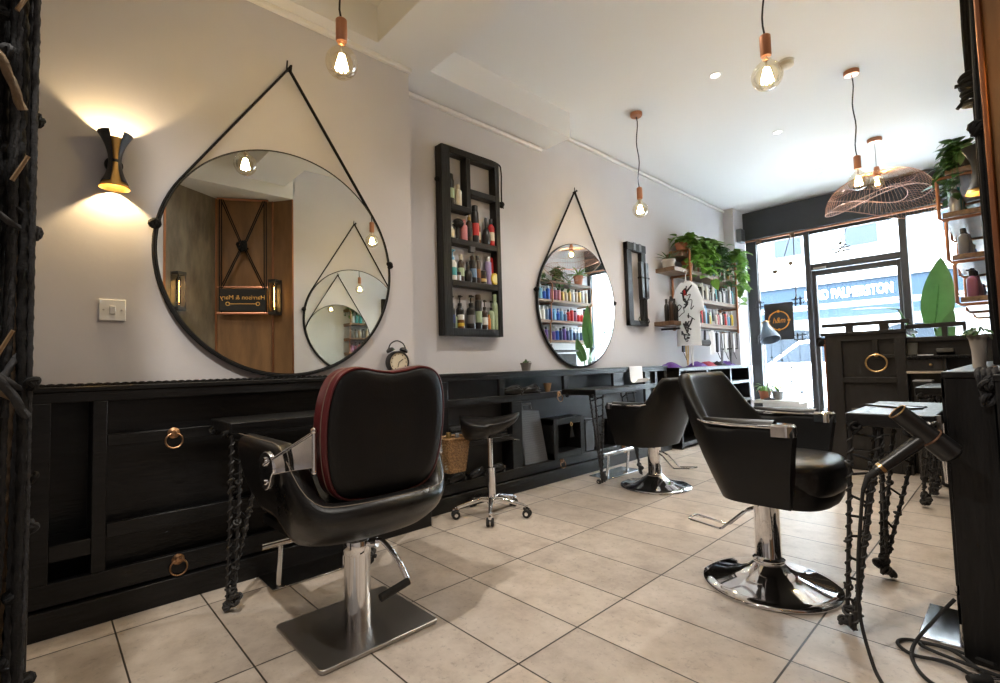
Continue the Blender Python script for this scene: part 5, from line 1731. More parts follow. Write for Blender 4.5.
for i, p in enumerate(DOWNLIGHTS):
    t = thing('ceiling_spot', ['recessed ceiling spot nearest the smoke alarm', 'recessed ceiling spot between the other two', 'recessed ceiling spot nearest the shop window', 'recessed ceiling spot behind the camera position', 'recessed ceiling spot between the beam and smoke alarm', 'recessed ceiling spot in the plaster coffer', 'recessed ceiling spot at the back of the room'][i], 'spotlight', tuple(p), 0, 'recessed ceiling spots')
    obj('bezel', MB().lathe([(0.030, 0.0), (0.034, -0.006), (0.046, -0.004), (0.048, 0.0)], p, 28), M('white_metal', (0.75, 0.75, 0.75), 0.35), t)
    obj('lens', MB().lathe([(1e-4, -0.002), (0.030, -0.002), (0.030, 0.0)], p, 24), LENS, t)
t = thing('smoke_alarm', 'round cream smoke alarm on the ceiling behind a bare bulb', 'smoke alarm', (-1.03, 3.88, 3.08))
obj('base', MB().lathe([(1e-4, 0), (0.055, 0), (0.055, -0.012), (1e-4, -0.013)], (-1.03, 3.88, 3.08), 28), WHITEP, t)
obj('cover', MB().lathe([(0.050, -0.012), (0.048, -0.034), (0.034, -0.044), (1e-4, -0.046)], (-1.03, 3.88, 3.08), 28), M('cream_plastic', (0.66, 0.60, 0.48), 0.4), t)
# ================================================================== THINGS ON AND IN THE BENCHES
# alarm clock
c = Vector((-2.535, 1.545, 0.912))
t = thing('alarm_clock', 'black twin-bell alarm clock on the bench behind the oxblood-edged backrest', 'clock', tuple(c))
ax = Vector((1, -0.12, 0)).normalized()
sd = Vector((0.12, 1, 0)).normalized()
cc = c + Vector((0, 0, 0.075))
obj('case', MB().lathe([(1e-4, -0.03), (0.058, -0.03), (0.066, -0.022), (0.068, 0.018), (0.064, 0.028), (0.057, 0.028), (0.057, 0.020), (1e-4, 0.020)], cc, 40, ax), BLACKM, t)
obj('dial', MB().lathe([(1e-4, 0.0215), (0.056, 0.0215), (0.056, 0.0205)], cc, 32, ax), M('cream_dial', (0.66, 0.58, 0.44), 0.6), t)
mk = MB()
for k in range(12):
    a = PI * k / 6
    mk.obox(cc + ax * 0.0225 + (sd * math.sin(a) + Vector((0, 0, 1)) * math.cos(a)) * 0.046, (0.002, 0.004, 0.007))
mk.tube([cc + ax * 0.024, cc + ax * 0.024 + sd * 0.026 + Vector((0, 0, 0.018))], 0.0022, 5).tube([cc + ax * 0.024, cc + ax * 0.024 - sd * 0.008 + Vector((0, 0, -0.03))], 0.0018, 5)
obj('hands', mk, BLACKP, t)
for s in (-1, 1):
    obj('bell', MB().lathe([(0.026, 0.0), (0.024, 0.012), (0.014, 0.020), (1e-4, 0.022)], cc + sd * s * 0.040 + Vector((0, 0, 0.066)), 20, (0, s * 0.5, 1)), BLACKM, t)
    obj('leg', MB().tube([cc + sd * s * 0.030 - Vector((0, 0, 0.055)), cc + sd * s * 0.042 - Vector((0, 0, 0.074))], 0.005, 8), BLACKM, t)
obj('handle', MB().tube(bez([cc + sd * -0.055 + Vector((0, 0, 0.080)), cc + sd * -0.038 + Vector((0, 0, 0.112)), cc + Vector((0, 0, 0.128)), cc + sd * 0.038 + Vector((0, 0, 0.112)), cc + sd * 0.055 + Vector((0, 0, 0.080))], 6), 0.004, 8), BLACKM, t)

plant('bush', 'tiny succulent in a square grey concrete pot on the open bench', -2.68, 2.80, 0.906, 0.042, 0.062, CONCR, 61, LEAFB, nb=9, R=0.02, leaf=0.03)

# wicker basket with bottles
t = thing('wicker_basket', 'tapered wicker basket of brushes hooked to the open bench beside the stool', 'basket', (-2.56, 1.93, 0.27))
by0, bx0 = 1.96, -2.548
wv = MB()
rows = []
nseg = 44
for i in range(22):
    f = i / 21
    hx, hy = lerp(0.050, 0.070, f), lerp(0.068, 0.098, f)
    row = []
    for k in range(nseg):
        a = 2 * PI * k / nseg
        px = (abs(math.cos(a)) ** 0.4) * (1 if math.cos(a) >= 0 else -1)
        py = (abs(math.sin(a)) ** 0.4) * (1 if math.sin(a) >= 0 else -1)
        b = 1 + 0.035 * math.sin(i * PI) + 0.055 * (1 if (i + k // 2) % 2 else -1)
        row.append((bx0 + hx * px * b, by0 + hy * py * b, lerp(0.275, 0.490, f)))
    rows.append(row)
wv.grid(rows, False, True)
wv.add(rows[0], [tuple(range(nseg))[::-1]])
obj('woven_side', wv, WICKER, t, ang=60)
rimp = [(bx0 + 0.071 * (abs(math.cos(a)) ** 0.4) * (1 if math.cos(a) >= 0 else -1), by0 + 0.099 * (abs(math.sin(a)) ** 0.4) * (1 if math.sin(a) >= 0 else -1), 0.492) for a in [2 * PI * k / 48 for k in range(48)]]
obj('rim', MB().tube(rimp, 0.009, 8, True), WICKER, t)
bottle('round', 'cream', 'gold', bx0 + 0.01, 1.915, 0.295, 0.030, 0.235, 'cream bottle with gold cap standing in the wicker basket', 'bottles in the basket')
bottle('round', 'white', 'silver', bx0 - 0.005, 1.995, 0.295, 0.026, 0.220, 'white bottle standing in the wicker basket', 'bottles in the basket')

# dark tool heaps on the open shelves
CLIP = [(2.06, 0.170, 'hair clipper at the chair end of the lowest open shelf'), (2.245, 0.170, 'hair clipper behind the stool column on the lowest open shelf'), (2.42, 0.170, 'hair clipper at the far end of the lowest open shelf, past the stool'), (2.62, 0.722, 'hair clipper in the top slot beside the small wooden cone'), (2.82, 0.722, 'hair clipper nearest the wooden cone in the top slot')]
for i, (y, z, lb) in enumerate(CLIP):
    rg = random.Random(90 + i)
    x = -2.66
    t = thing('hair_clipper', 'black ' + lb, 'hair clipper', (x, y, z), 0, 'hair clippers on the open shelves')
    a = rg.uniform(-0.4, 0.4)
    d = Vector((math.sin(a), math.cos(a), 0.05)).normalized()
    p = Vector((x, y, z + 0.032))
    obj('body', MB().tube([p - d * 0.085, p - d * 0.05, p + d * 0.03, p + d * 0.07], [0.018, 0.026, 0.030, 0.026], 12), BLACKP, t)
    obj('blade', MB().obox(p + d * 0.082, (0.045, 0.03, 0.018), d.to_track_quat('Y', 'Z').to_matrix()), CHROME, t)
    m = MB()
    for q in range(3):
        m.tube(bez([p - d * 0.085, p - d * 0.12 + Vector((0.03, 0.02 * q, 0.02)), p + Vector((0.045, -0.05 + 0.03 * q, 0.025 + 0.01 * q)), p + d * 0.06 + Vector((0.04, 0.0, 0.0)), p + d * 0.02 + Vector((0.055, 0.02, -0.02 - 0.004 * q))], 6), 0.005, 6)
    obj('flex', m, RUBBER, t)
tag(obj('wooden_cone', MB().lathe([(1e-4, 0.0), (0.018, 0.0), (0.036, 0.075), (0.033, 0.075), (1e-4, 0.06)], (-2.69, 3.06, 0.723), 20), M('pale_wood', (0.30, 0.19, 0.10), 0.6)), 'small wooden cone standing in the top slot of the open bench', 'cone')
# black shoe-shaped brush on the middle shelf
t = thing('black_clog', 'black slip-on clog on the open shelf behind the saddle stool', 'shoe', (-2.68, 2.46, 0.437))
rows = []
for i in range(13):
    u = i / 12
    w = 0.040 * math.sin(PI * min(1, u * 0.85 + 0.12)) ** 0.6 + 0.002
    hh = lerp(0.045, 0.075, math.sin(PI * min(1, u * 0.9)) ** 2) * (0.35 if u > 0.97 else 1)
    rows.append([(-2.68 + math.cos(a) * w, 2.355 + u * 0.215, 0.446 + (0.5 + 0.5 * math.sin(a)) * hh) for a in [2 * PI * k / 16 for k in range(16)]])
obj('upper', MB().grid(rows, False, True).add(rows[0], [tuple(range(16))]).add(rows[-1], [tuple(range(16))[::-1]]), LEATHER, t)
obj('sole', MB().prism([(-2.68 + math.cos(a) * 0.042, 2.46 + math.sin(a) * 0.112) for a in [2 * PI * k / 24 for k in range(24)]], (0, 0, 0.438), (1, 0, 0), (0, 1, 0), 0.012), RUBBER, t)
tag(obj('folded_towel', MB().box((-2.76, 2.02, 0.438), (-2.67, 2.30, 0.50)).box((-2.755, 2.03, 0.501), (-2.675, 2.29, 0.54)), M('charcoal_towel', (0.02, 0.02, 0.022), 0.95, bump=0.5, bscale=80), None, 0.012), 'folded charcoal towels on the open shelf behind the stool seat', 'towel')
# ribbed silver tray leaning in the bay
t = thing('ribbed_tray', 'ribbed grey tray with a handle slot leaning in the open bay of the bench', 'tray', (-2.68, 2.84, 0.176))
Rt = Matrix.Rotation(-0.10, 3, 'Y')
yb0 = 2.715
tl = MB()
rows = []
poly = [(0.02, 0.0), (0.28, 0.0), (0.235, 0.40), (0.02, 0.42)]
tl.prism(poly, (-2.665, yb0, 0.178), (0, 1, 0), (-0.10, 0, 1), 0.010)
for k in range(22):
    z = 0.02 + k * 0.0172
    w = 0.275 - 0.045 * z / 0.4
    tl.box((-2.656 - 0.1 * z, yb0 + 0.03, 0.178 + z), (-2.6515 - 0.1 * z, yb0 + w - 0.01, 0.178 + z + 0.008))
obj('ribbed_board', tl, M('grey_aluminium', (0.20, 0.20, 0.21), 0.4, 0.7), t)
obj('handle', MB().tube([(-2.705, yb0 + 0.05, 0.598), (-2.708, yb0 + 0.05, 0.640), (-2.708, yb0 + 0.15, 0.640), (-2.705, yb0 + 0.15, 0.598)], 0.010, 8), M('grey_aluminium', (0.20, 0.20, 0.21), 0.4, 0.7), t)
# open box with hanging keys
t = thing('open_box', 'small black open-fronted box standing in the bay of the bench', 'box', (-2.66, 3.2, 0.176))
bx = MB()
y0, y1, z0, z1 = 3.02, 3.42, 0.178, 0.505
bx.box((LW2 + 0.02, y0, z0), (-2.60, y0 + 0.05, z1)).box((LW2 + 0.02, y1 - 0.055, z0), (-2.60, y1, z1)).box((LW2 + 0.02, y0, z0), (-2.602, y1, z0 + 0.055)).box((LW2 + 0.02, y0, z1 - 0.05), (-2.602, y1, z1))
obj('case', bx, BLACKW, t, 0.003)
obj('back', MB().box((LW2 + 0.015, y0, z0), (LW2 + 0.025, y1, z1)), BLACKW, t)
t = thing('tassel', 'dark tassel on a small gold hook hanging in the open-fronted box', 'tassel', (-2.61, 3.235, 0.36))
obj('hook', MB().cyl((-2.60, 3.235, 0.462), (-2.59, 3.235, 0.462), 0.006).torus((-2.592, 3.235, 0.448), 0.012, 0.003, (1, 0, 0), 16, 6), BRASS, t)
m = MB()
for k in range(9):
    m.tube([(-2.592, 3.235, 0.44), (-2.592 + 0.004 * (k % 3), 3.215 + 0.005 * k, 0.34 + 0.004 * (k % 4))], 0.004, 5)
obj('strands', m, ROPEG, t)
for i, (y0, y1, z1, lb) in enumerate([(3.50, 3.62, 0.44, 'black storage tin in the bay just past the open-fronted box'), (3.95, 4.12, 0.40, 'black storage tin in the bay behind the rope table leg')]):
    t = thing('storage_tin', lb, 'tin', (-2.70, (y0 + y1) / 2, 0.176), 0, 'tins in the bay')
    obj('body', MB().box((-2.75, y0, 0.178), (-2.65, y1, z1)), BLACKM, t, 0.006)
    obj('lid', MB().box((-2.755, y0 - 0.004, z1), (-2.645, y1 + 0.004, z1 + 0.02)), BLACKP, t, 0.004)
# curled white card draped over the bench edge
pts = [(-2.70, 0.9065), (-2.63, 0.908), (-2.616, 0.900), (-2.612, 0.85), (-2.610, 0.80), (-2.600, 0.765), (-2.575, 0.752), (-2.545, 0.765), (-2.53, 0.79)]
pts = [(p.x, p.y) for p in bez([(a, b, 0) for a, b in pts], 5)]
m = MB()
for off in (0.0, 0.0025):
    m.grid([[(x + off, y, z + off) for y in (4.19, 4.30, 4.42)] for x, z in pts])
tag(obj('curled_card', m, PAPER, ang=80), 'curled white card draped over the edge of the open bench', 'card')

# ================================================================== RECEPTION DESK
DY = 5.0
t = thing('reception_desk', 'dark timber reception desk with a brass ring below the wire basket lamp', 'desk', (-0.6, 5.2, 0))
BD = M('dark_desk_wood', (0.012, 0.0105, 0.010), 0.45, var=0.35, vscale=5, stretch=(4, 4, 0.8), bump=0.2, bscale=14)
fr = MB()
x0, x1 = -1.155, -0.615
fr.box((x0, DY, 0.0), (-1.04, DY + 0.03, 1.085)).box((-0.685, DY, 0.0), (x1, DY + 0.03, 1.085)).box((x0, DY, 1.08), (x1 + 0.01, DY + 0.04, 1.13)).box((-1.04, DY, 0.725), (-0.685, DY + 0.028, 0.772)).box((-0.825, DY, 0.925), (-0.79, DY + 0.028, 1.08)).box((-0.79, DY, 0.925), (-0.685, DY + 0.028, 0.955)).box((-1.04, DY, 0.0), (-0.685, DY + 0.028, 0.16)).box((-1.04, DY + 0.0, 0.40), (-0.685, DY + 0.026, 0.44))
obj('front_frame', fr, BD, t, 0.003)
obj('carcass', MB().box((x0, DY + 0.03, 0.0), (x1, DY + 0.60, 1.10)), BD, t, 0.003)
obj('inner_strip', MB().box((-1.0, DY + 0.02, 0.455), (-0.70, DY + 0.034, 0.51)), M('brown_strip', (0.10, 0.085, 0.07), 0.5), t)
obj('top', MB().box((x0 - 0.03, DY - 0.02, 1.13), (x1 + 0.015, DY + 0.62, 1.155)), BD, t, 0.003)
obj('copper_edge', MB().box((x0 - 0.012, DY - 0.004, 0.0), (x0, DY + 0.012, 1.10)), COPPERP, t)
rl = MB()
rl.box((x0 - 0.02, DY + 0.0, 1.205), (x1 + 0.035, DY + 0.055, 1.235)).box((-1.005, DY + 0.005, 1.155), (-0.955, DY + 0.05, 1.206)).box((-0.775, DY + 0.005, 1.155), (-0.715, DY + 0.05, 1.206)).box((-0.635, DY + 0.005, 1.155), (-0.615, DY + 0.05, 1.206))
rl.box((x1 + 0.0, DY + 0.06, 1.155), (-0.26, DY + 0.10, 1.19)).box((-0.40, DY + 0.06, 1.08), (-0.365, DY + 0.10, 1.156)).box((-0.28, DY + 0.06, 1.08), (-0.26, DY + 0.10, 1.156))
rl.box((x1, DY + 0.06, 1.05), (-0.06, DY + 0.11, 1.085))
obj('gallery_rail', rl, BD, t, 0.003)
pull = obj('ring_plate', MB().lathe([(1e-4, 0), (0.018, 0), (0.014, 0.008), (1e-4, 0.010)], (-0.805, DY, 0.955), 16, (0, -1, 0)), BRASS, t)
obj('brass_ring', MB().torus((-0.805, DY - 0.014, 0.888), 0.070, 0.0065, (0, -1, 0.1), 36, 8), BRASS, pull)
wg = MB()
wg.box((x1, DY + 0.10, 0.0), (-0.06, DY + 0.14, 1.06)).box((x1, DY - 0.02, 0.915), (-0.20, DY + 0.12, 0.938)).box((x1, DY - 0.005, 0.82), (-0.40, DY + 0.11, 0.912)).box((-0.40, DY - 0.01, 0.80), (-0.38, DY + 0.11, 0.915))
obj('counter_wing', wg, BD, t, 0.003)
obj('pale_ledge', MB().box((x1, DY - 0.03, 0.800), (-0.40, DY + 0.10, 0.818)), M('pale_ledge_paint', (0.42, 0.36, 0.30), 0.5), t, 0.002)
obj('drawer_knob', MB().sphere((-0.47, DY - 0.012, 0.866), 0.010, 12), BRASS, t)
rgp = MB().helix((x1 + 0.01, DY - 0.028, 0.925), (-0.2, DY - 0.028, 0.925), 0.008, 0.006, 0.022, 8, 5)
obj('rope_edging', rgp, ROPE, t)
obj('side_knot', MB().knot((x0 - 0.03, DY + 0.01, 1.075), 0.035, 0.010, random.Random(2), 6), ROPE, t)
# on the desk
t = thing('card_terminal', 'black card terminal lying on the reception counter', 'card terminal', (-0.39, 5.06, 0.938))
obj('body', MB().obox((-0.385, 5.05, 0.965), (0.105, 0.075, 0.035), Matrix.Rotation(-0.25, 3, 'X')), BLACKP, t, 0.006)
obj('keypad', MB().obox((-0.385, 5.045, 0.984), (0.085, 0.045, 0.004), Matrix.Rotation(-0.25, 3, 'X')), M('grey_keys', (0.05, 0.05, 0.055), 0.5), t)
t = thing('tablet_stand', 'dark tablet propped against the back of the reception counter', 'tablet', (-0.585, 5.06, 0.938))
obj('screen', MB().obox((-0.585, 5.07, 1.0), (0.075, 0.010, 0.115), Matrix.Rotation(-0.25, 3, 'X')), BLACKP, t, 0.003)
obj('foot', MB().box((-0.61, 5.03, 0.938), (-0.56, 5.085, 0.946)), BLACKM, t)
tag(obj('paper_pad', MB().box((-0.545, 4.995, 0.9385), (-0.455, 5.06, 0.946)), PAPER, None, 0.001), 'pale paper pad on the reception counter beside the card terminal', 'notepad')
for i, (x, y, z0, z1) in enumerate([(-0.50, 4.80, 0.0, 0.745), (-0.375, 4.72, 0.0, 0.66)]):
    t = thing('storage_trolley', ['black storage trolley with a pale top, in front of the reception counter', 'lower black storage trolley standing against the taller one'][i], 'trolley', (x, y, 0), 0, 'trolleys at the desk')
    obj('case', MB().box((x - 0.05, y - 0.07, 0.05), (x + 0.05, y + 0.07, z1)), BLACKP, t, 0.006)
    obj('top', MB().box((x - 0.055, y - 0.075, z1), (x + 0.055, y + 0.075, z1 + 0.012)), M('grey_top', (0.25, 0.25, 0.26), 0.35), t, 0.003)
    obj('wheels', MB().sphere((x - 0.035, y, 0.026), 0.025, 10).sphere((x + 0.035, y, 0.026), 0.025, 10), RUBBER, t)

# ================================================================== COPPER PIPE BOTTLE SHELVES ON THE OPPOSITE WALL
t = thing('wall_shelf_unit', 'copper pipe shelves of coloured bottles on the wall behind the reception desk', 'shelves', (RW, 6.0, 1.3))
RS = [(2.345, 0.30), (2.020, 0.330), (1.690, 0.295), (1.365, 0.265)]
YA, YB = 5.0, 7.15
for z, d in RS:
    obj('shelf_board', MB().box((RW, YA, z - 0.04), (RW - d + 0.02, YB, z)), WOODB, t, 0.004)
for yy in (YA + 0.015, 6.05, YB - 0.03):
    pp = MB()
    for (zl_, dl_), (zh_, dh_) in zip(RS[1:], RS[:-1]):
        xq = RW - dl_
        pp.tube([(RW, yy, zl_ - 0.055), (xq + 0.02, yy, zl_ - 0.055), (xq, yy, zl_ - 0.035), (xq, yy, zh_ - 0.075), (xq + 0.02, yy, zh_ - 0.055), (RW, yy, zh_ - 0.055)], 0.012, 8)
    obj('copper_pipe', pp, COPPERP, t)
rg = random.Random(5)
RB = [(2.020, 0.33, ['silver', 'teal', 'teal', 'white', 'pale green', 'sky blue', 'white', 'teal', 'sky blue', 'royal blue', 'royal blue', 'pink', 'mauve', 'pink', 'gold', 'beige', 'gold', 'silver', 'beige', 'gold', 'silver', 'beige'], 'top row'),
      (1.690, 0.295, ['grey', 'grey', 'beige', 'grey', 'beige', 'cream', 'white', 'cream', 'white', 'white', 'steel blue', 'royal blue', 'sky blue', 'royal blue', 'sky blue', 'steel blue', 'red', 'red', 'mauve', 'red', 'red', 'mauve'], 'middle row'),
      (1.365, 0.265, ['mauve', 'mauve', 'pink', 'mauve', 'pink', 'mauve', 'mauve', 'pink', 'pink', 'mauve', 'purple', 'grey', 'purple', 'royal blue', 'navy', 'purple', 'navy', 'steel blue', 'navy', 'steel blue', 'navy', 'teal'], 'bottom row')]
for z, d, cols, nm in RB:
    nn = len(cols)
    for i, c_ in enumerate(cols):
        y = lerp(YA + 0.06, YB - 0.05, (i + 0.5) / nn)
        k = rg.choice(['round', 'spray', 'round', 'tube' if c_ in ('cream', 'white') else 'pump'])
        cp = rg.choice([c_, 'silver', 'white', 'black'])
        h = rg.uniform(0.19, 0.235) if nm != 'top row' else rg.uniform(0.20, 0.25)
        bottle(k, c_, cp, RW - d + 0.085, y, z, 0.034, h, '%s %s-capped container, %s along the %s of copper pipe shelves' % (c_, cp, ORD[i], nm), 'bottles on the copper pipe shelves, ' + nm, None, (-1, 0, 0))
plant('trail', 'trailing plant at the near end of the copper pipe bottle shelves', RW - 0.17, 5.10, 2.346, 0.075, 0.12, BLACKP, 40, LEAFB, (-1, -0.3, 0), n=14, L=0.36, spread=0.13, nb=30, R=0.20, leaf=0.085)
plant('trail', 'trailing plant midway along the top of the copper pipe bottle shelves', RW - 0.17, 5.75, 2.346, 0.075, 0.12, BLACKP, 41, LEAFB, (-1, 0, 0), n=12, L=0.28, spread=0.2, nb=30, R=0.20, leaf=0.08)
plant('trail', 'leafy trailing plant next to the terracotta fern on the bottle shelves', RW - 0.17, 6.35, 2.346, 0.075, 0.12, BLACKP, 42, LEAFB, (-1, 0, 0), n=14, L=0.30, spread=0.22, nb=30, R=0.20, leaf=0.08)
plant('fern', 'fern in a terracotta pot at the window end of the bottle shelves', RW - 0.215, 6.90, 2.346, 0.085, 0.16, TERRA, 43, LEAFA, nb=40, L=0.215, w=0.016)
fl_ = MB()
pts = bez([(RW - 0.30, 5.3, 2.50), (RW - 0.31, 5.9, 2.42), (RW - 0.31, 6.5, 2.46), (RW - 0.30, 7.0, 2.56)], 8)
# tall strelitzia by the window
t = thing('banana_leaf_plant', 'tall broad-leaved plant standing by the shop window behind the desk', 'plant', (-0.56, 6.75, 0))
pot(t, -0.50, 6.75, 0.0, 0.17, 0.34, M('dark_planter', (0.03, 0.03, 0.032), 0.5))
m, s = MB(), MB()
for base, tip, L, W, up in [((-0.58, 6.72, 1.22), (0.13, 0.0, 1.0), 0.74, 0.150, (0.25, -1, 0.2)), ((-0.86, 6.70, 1.44), (-1, -0.15, 0.18), 0.42, 0.062, (0, 0, 1)), ((-0.52, 6.62, 1.00), (0.18, -0.2, 0.8), 0.40, 0.09, (-0.3, -1, 0.4)), ((-0.62, 6.65, 0.95), (-0.5, -0.4, 0.6), 0.45, 0.09, (0, -0.5, 1))]:
    leaf_into(m, base, tip, up, L, W, 0.22, 0.10, True, 14)
    s.tube(bez([(-0.50, 6.75, 0.30), Vector((-0.50, 6.75, 0.30)).lerp(Vector(base), 0.6) + Vector((0, 0, 0.06)), base], 8), 0.011, 8)
    bq = Vector(base)
    s.tube([bq, bq + Vector(tip).normalized() * L * 0.6], [0.009, 0.004], 6)
obj('foliage', m, LEAFC, t, ang=180)
obj('stem', s, LEAFB, t)

# ================================================================== BESIDE THE PANELLED CORNER
t = thing('rope_post', 'tall black rope-bound upright on the bench by the copper-edged panel', 'post', (-0.06, 3.22, 0.888))
obj('upright', MB().box((-0.084, 3.19, 0.889), (RW, 3.25, 3.08)), BLACKWV, t, 0.004)
rg = random.Random(17)
m = MB()
for k in range(5):
    xx = -0.092 + 0.011 * k
    m.tube(bez([(xx, 3.182, 2.20), (xx - 0.004 + 0.004 * rg.random(), 3.178, 2.45), (xx + 0.002, 3.18, 2.75), (xx, 3.182, 3.06)], 6), 0.0085, 6)
obj('rope_strands', m, ROPE, t)
m = MB()
for k in range(6):
    m.torus((-0.072, 3.205, 2.13 + k * 0.026), 0.040 + 0.006 * rg.random(), 0.014, (rg.uniform(-0.2, 0.2), rg.uniform(-0.2, 0.2), 1), 18, 7)
m.tube([(-0.105, 3.18, 2.15), (-0.135, 3.17, 2.11)], 0.009, 6).tube([(-0.105, 3.18, 2.22), (-0.138, 3.17, 2.22)], 0.009, 6)
obj('rope_collar', m, ROPE, t)
# textured white planter
px_, py_ = -0.104, 2.55
t = thing('white_planter', 'pale sculpted planter on the bench end under the rope-bound post', 'planter', (px_, py_, 0.888))
rows = []
for i in range(15):
    f = i / 14
    r = 0.018 + 0.008 * f ** 1.6 + (0.003 if i > 12 else 0)
    rows.append([(px_ + math.cos(a) * r * (1 + 0.10 * math.sin(3 * a + f * 3)), py_ + math.sin(a) * r * (1 + 0.10 * math.sin(3 * a + f * 3)), 0.889 + 0.125 * f) for a in [2 * PI * k / 30 for k in range(30)]])
m = MB().grid(rows, False, True)
m.add(rows[0], [tuple(range(30))[::-1]]).add([(p[0], p[1], p[2] - 0.012) for p in rows[-1]], [tuple(range(30))])
obj('pot', m, M('ivory_ceramic', (0.50, 0.44, 0.38), 0.5), t)
m, s = MB(), MB()
bushy(m, s, (px_, py_, 1.01), random.Random(19), 18, 0.045, 0.030)
obj('foliage', m, LEAFB, t, ang=180)
obj('stem', s, LEAFB, t)
m = MB()
rg = random.Random(23)
for k in range(4):
    x = -0.086 + 0.012 * k
    m.rope(bez([(x, 2.11, 0.895), (x - 0.004, 2.07, 0.880), (x + 0.004 * rg.uniform(-1, 1), 2.065, 0.83), (x + 0.006 * rg.uniform(-1, 1), 2.064, 0.80 - 0.02 * rg.random())], 6), 0.008)
m.knot((-0.068, 2.062, 0.852), 0.018, 0.007, rg, 5)
m.knot((-0.072, 2.062, 0.803), 0.016, 0.007, rg, 4)
tag(obj('rope_hank', m, ROPEG), 'hank of charcoal rope hanging over the bench end below the planter', 'rope')

# hairdryer on its hook
t = thing('hairdryer', 'black hairdryer hanging from a hook on the bench end before the rope-legged table', 'hairdryer', (-0.225, 1.96, 0.71))
n0 = Vector((-0.268, 1.93, 0.770))
n1 = Vector((-0.150, 1.99, 0.640))
ax = (n1 - n0).normalized()
Ld = (n1 - n0).length
obj('barrel', MB().lathe([(0.0245, 0.0), (0.0265, 0.0), (0.0275, 0.03), (0.029, Ld * 0.5), (0.033, Ld * 0.62), (0.034, Ld * 0.95), (0.026, Ld), (1e-4, Ld + 0.004), ], n0, 28, ax), BLACKP, t)
obj('nozzle_ring', MB().torus(n0, 0.0258, 0.0022, ax, 28, 6), BRASS, t)
obj('nozzle_mesh', MB().lathe([(1e-4, 0.012), (0.0245, 0.012), (0.0245, 0.0)], n0, 24, ax), M('dark_mesh', (0.03, 0.028, 0.026), 0.6), t)
obj('rear_ring', MB().torus(n0 + ax * Ld * 0.60, 0.0325, 0.003, ax, 28, 6), M('dull_copper', (0.35, 0.2, 0.13), 0.35, 1.0), t)
h0 = n0.lerp(n1, 0.55)
h1 = Vector((-0.325, 1.90, 0.585))
hd = obj('handle', MB().tube([h0, h0.lerp(h1, 0.3), h0.lerp(h1, 0.8), h1], [0.019, 0.020, 0.018, 0.016], 14), BLACKP, t)
dd = (h1 - h0).normalized()
obj('handle_ring', MB().cyl(h1 - dd * 0.022, h1 - dd * 0.012, 0.0180), BRASS, hd)
obj('cord_sleeve', MB().tube([h1, h1 + dd * 0.03, h1 + dd * 0.05 + Vector((0, 0, -0.03))], [0.012, 0.009, 0.006], 10), RUBBER, hd)
e0 = h1 + dd * 0.05 + Vector((0, 0, -0.03))
obj('flex', MB().tube(bez([e0, (-0.372, 1.90, 0.44), (-0.388, 1.90, 0.28), (-0.392, 1.905, 0.12), (-0.360, 1.86, 0.012), (-0.318, 1.76, 0.007), (-0.24, 1.60, 0.007), (-0.16, 1.50, 0.007), (-0.06, 1.62, 0.007)], 9), 0.0052, 8), RUBBER, t)
t = thing('dryer_hook', 'steel hook on the bench end holding the hairdryer', 'hook', (-0.19, 2.0, 0.72))
obj('bracket', MB().tube(bez([(-0.19, 2.08, 0.728), (-0.192, 2.04, 0.730), (-0.195, 1.98, 0.728), (-0.20, 1.955, 0.735)], 5), 0.006, 8).box((-0.198, 2.070, 0.70), (-0.180, 2.080, 0.75)), STEEL, t)
t = thing('straightener_holder', 'chrome tapered holder hanging behind the hairdryer', 'holder', (-0.22, 2.75, 0.5))
obj('cone', MB().lathe([(0.010, 0.0), (0.024, 0.28), (0.026, 0.28), (0.012, -0.002)], (-0.225, 2.70, 0.42), 20), CHROME, t)
obj('bracket', MB().tube([(-0.20, 2.70, 0.66), (-0.225, 2.70, 0.68)], 0.006, 8), CHROME, t)

# flexes lying on the floor
m = MB()
m.tube(bez([(-0.10, 2.05, 0.03), (-0.20, 2.12, 0.007), (-0.30, 2.10, 0.007), (-0.325, 2.05, 0.007), (-0.28, 2.00, 0.008), (-0.20, 2.01, 0.012), (-0.12, 1.96, 0.012), (-0.06, 1.93, 0.008)], 9), 0.0055, 8)
m.tube(bez([(-0.185, 2.14, 0.16), (-0.24, 2.12, 0.08), (-0.285, 2.04, 0.014), (-0.265, 1.93, 0.007), (-0.21, 1.86, 0.007), (-0.14, 1.90, 0.012), (-0.09, 1.97, 0.016)], 9), 0.0055, 8)
m.tube(bez([(-0.06, 2.03, 0.008), (-0.16, 2.03, 0.016), (-0.25, 2.05, 0.018), (-0.27, 2.09, 0.012), (-0.20, 2.09, 0.018), (-0.12, 2.02, 0.008)], 9), 0.0055, 8)
tag(obj('coiled_flex', m, RUBBER), 'loosely coiled black flex on the floor at the foot of the bench end', 'cord')
t = thing('plug_adaptor', 'two-pin adaptor lying among the coiled flex on the floor', 'plug', (-0.125, 1.96, 0))
obj('body', MB().tube([(-0.15, 1.93, 0.02), (-0.11, 1.97, 0.02)], [0.012, 0.016], 10), RUBBER, t)
obj('pins', MB().cyl((-0.11, 1.965, 0.024), (-0.092, 1.985, 0.024), 0.003).cyl((-0.104, 1.96, 0.024), (-0.086, 1.98, 0.024), 0.003), CHROME, t)

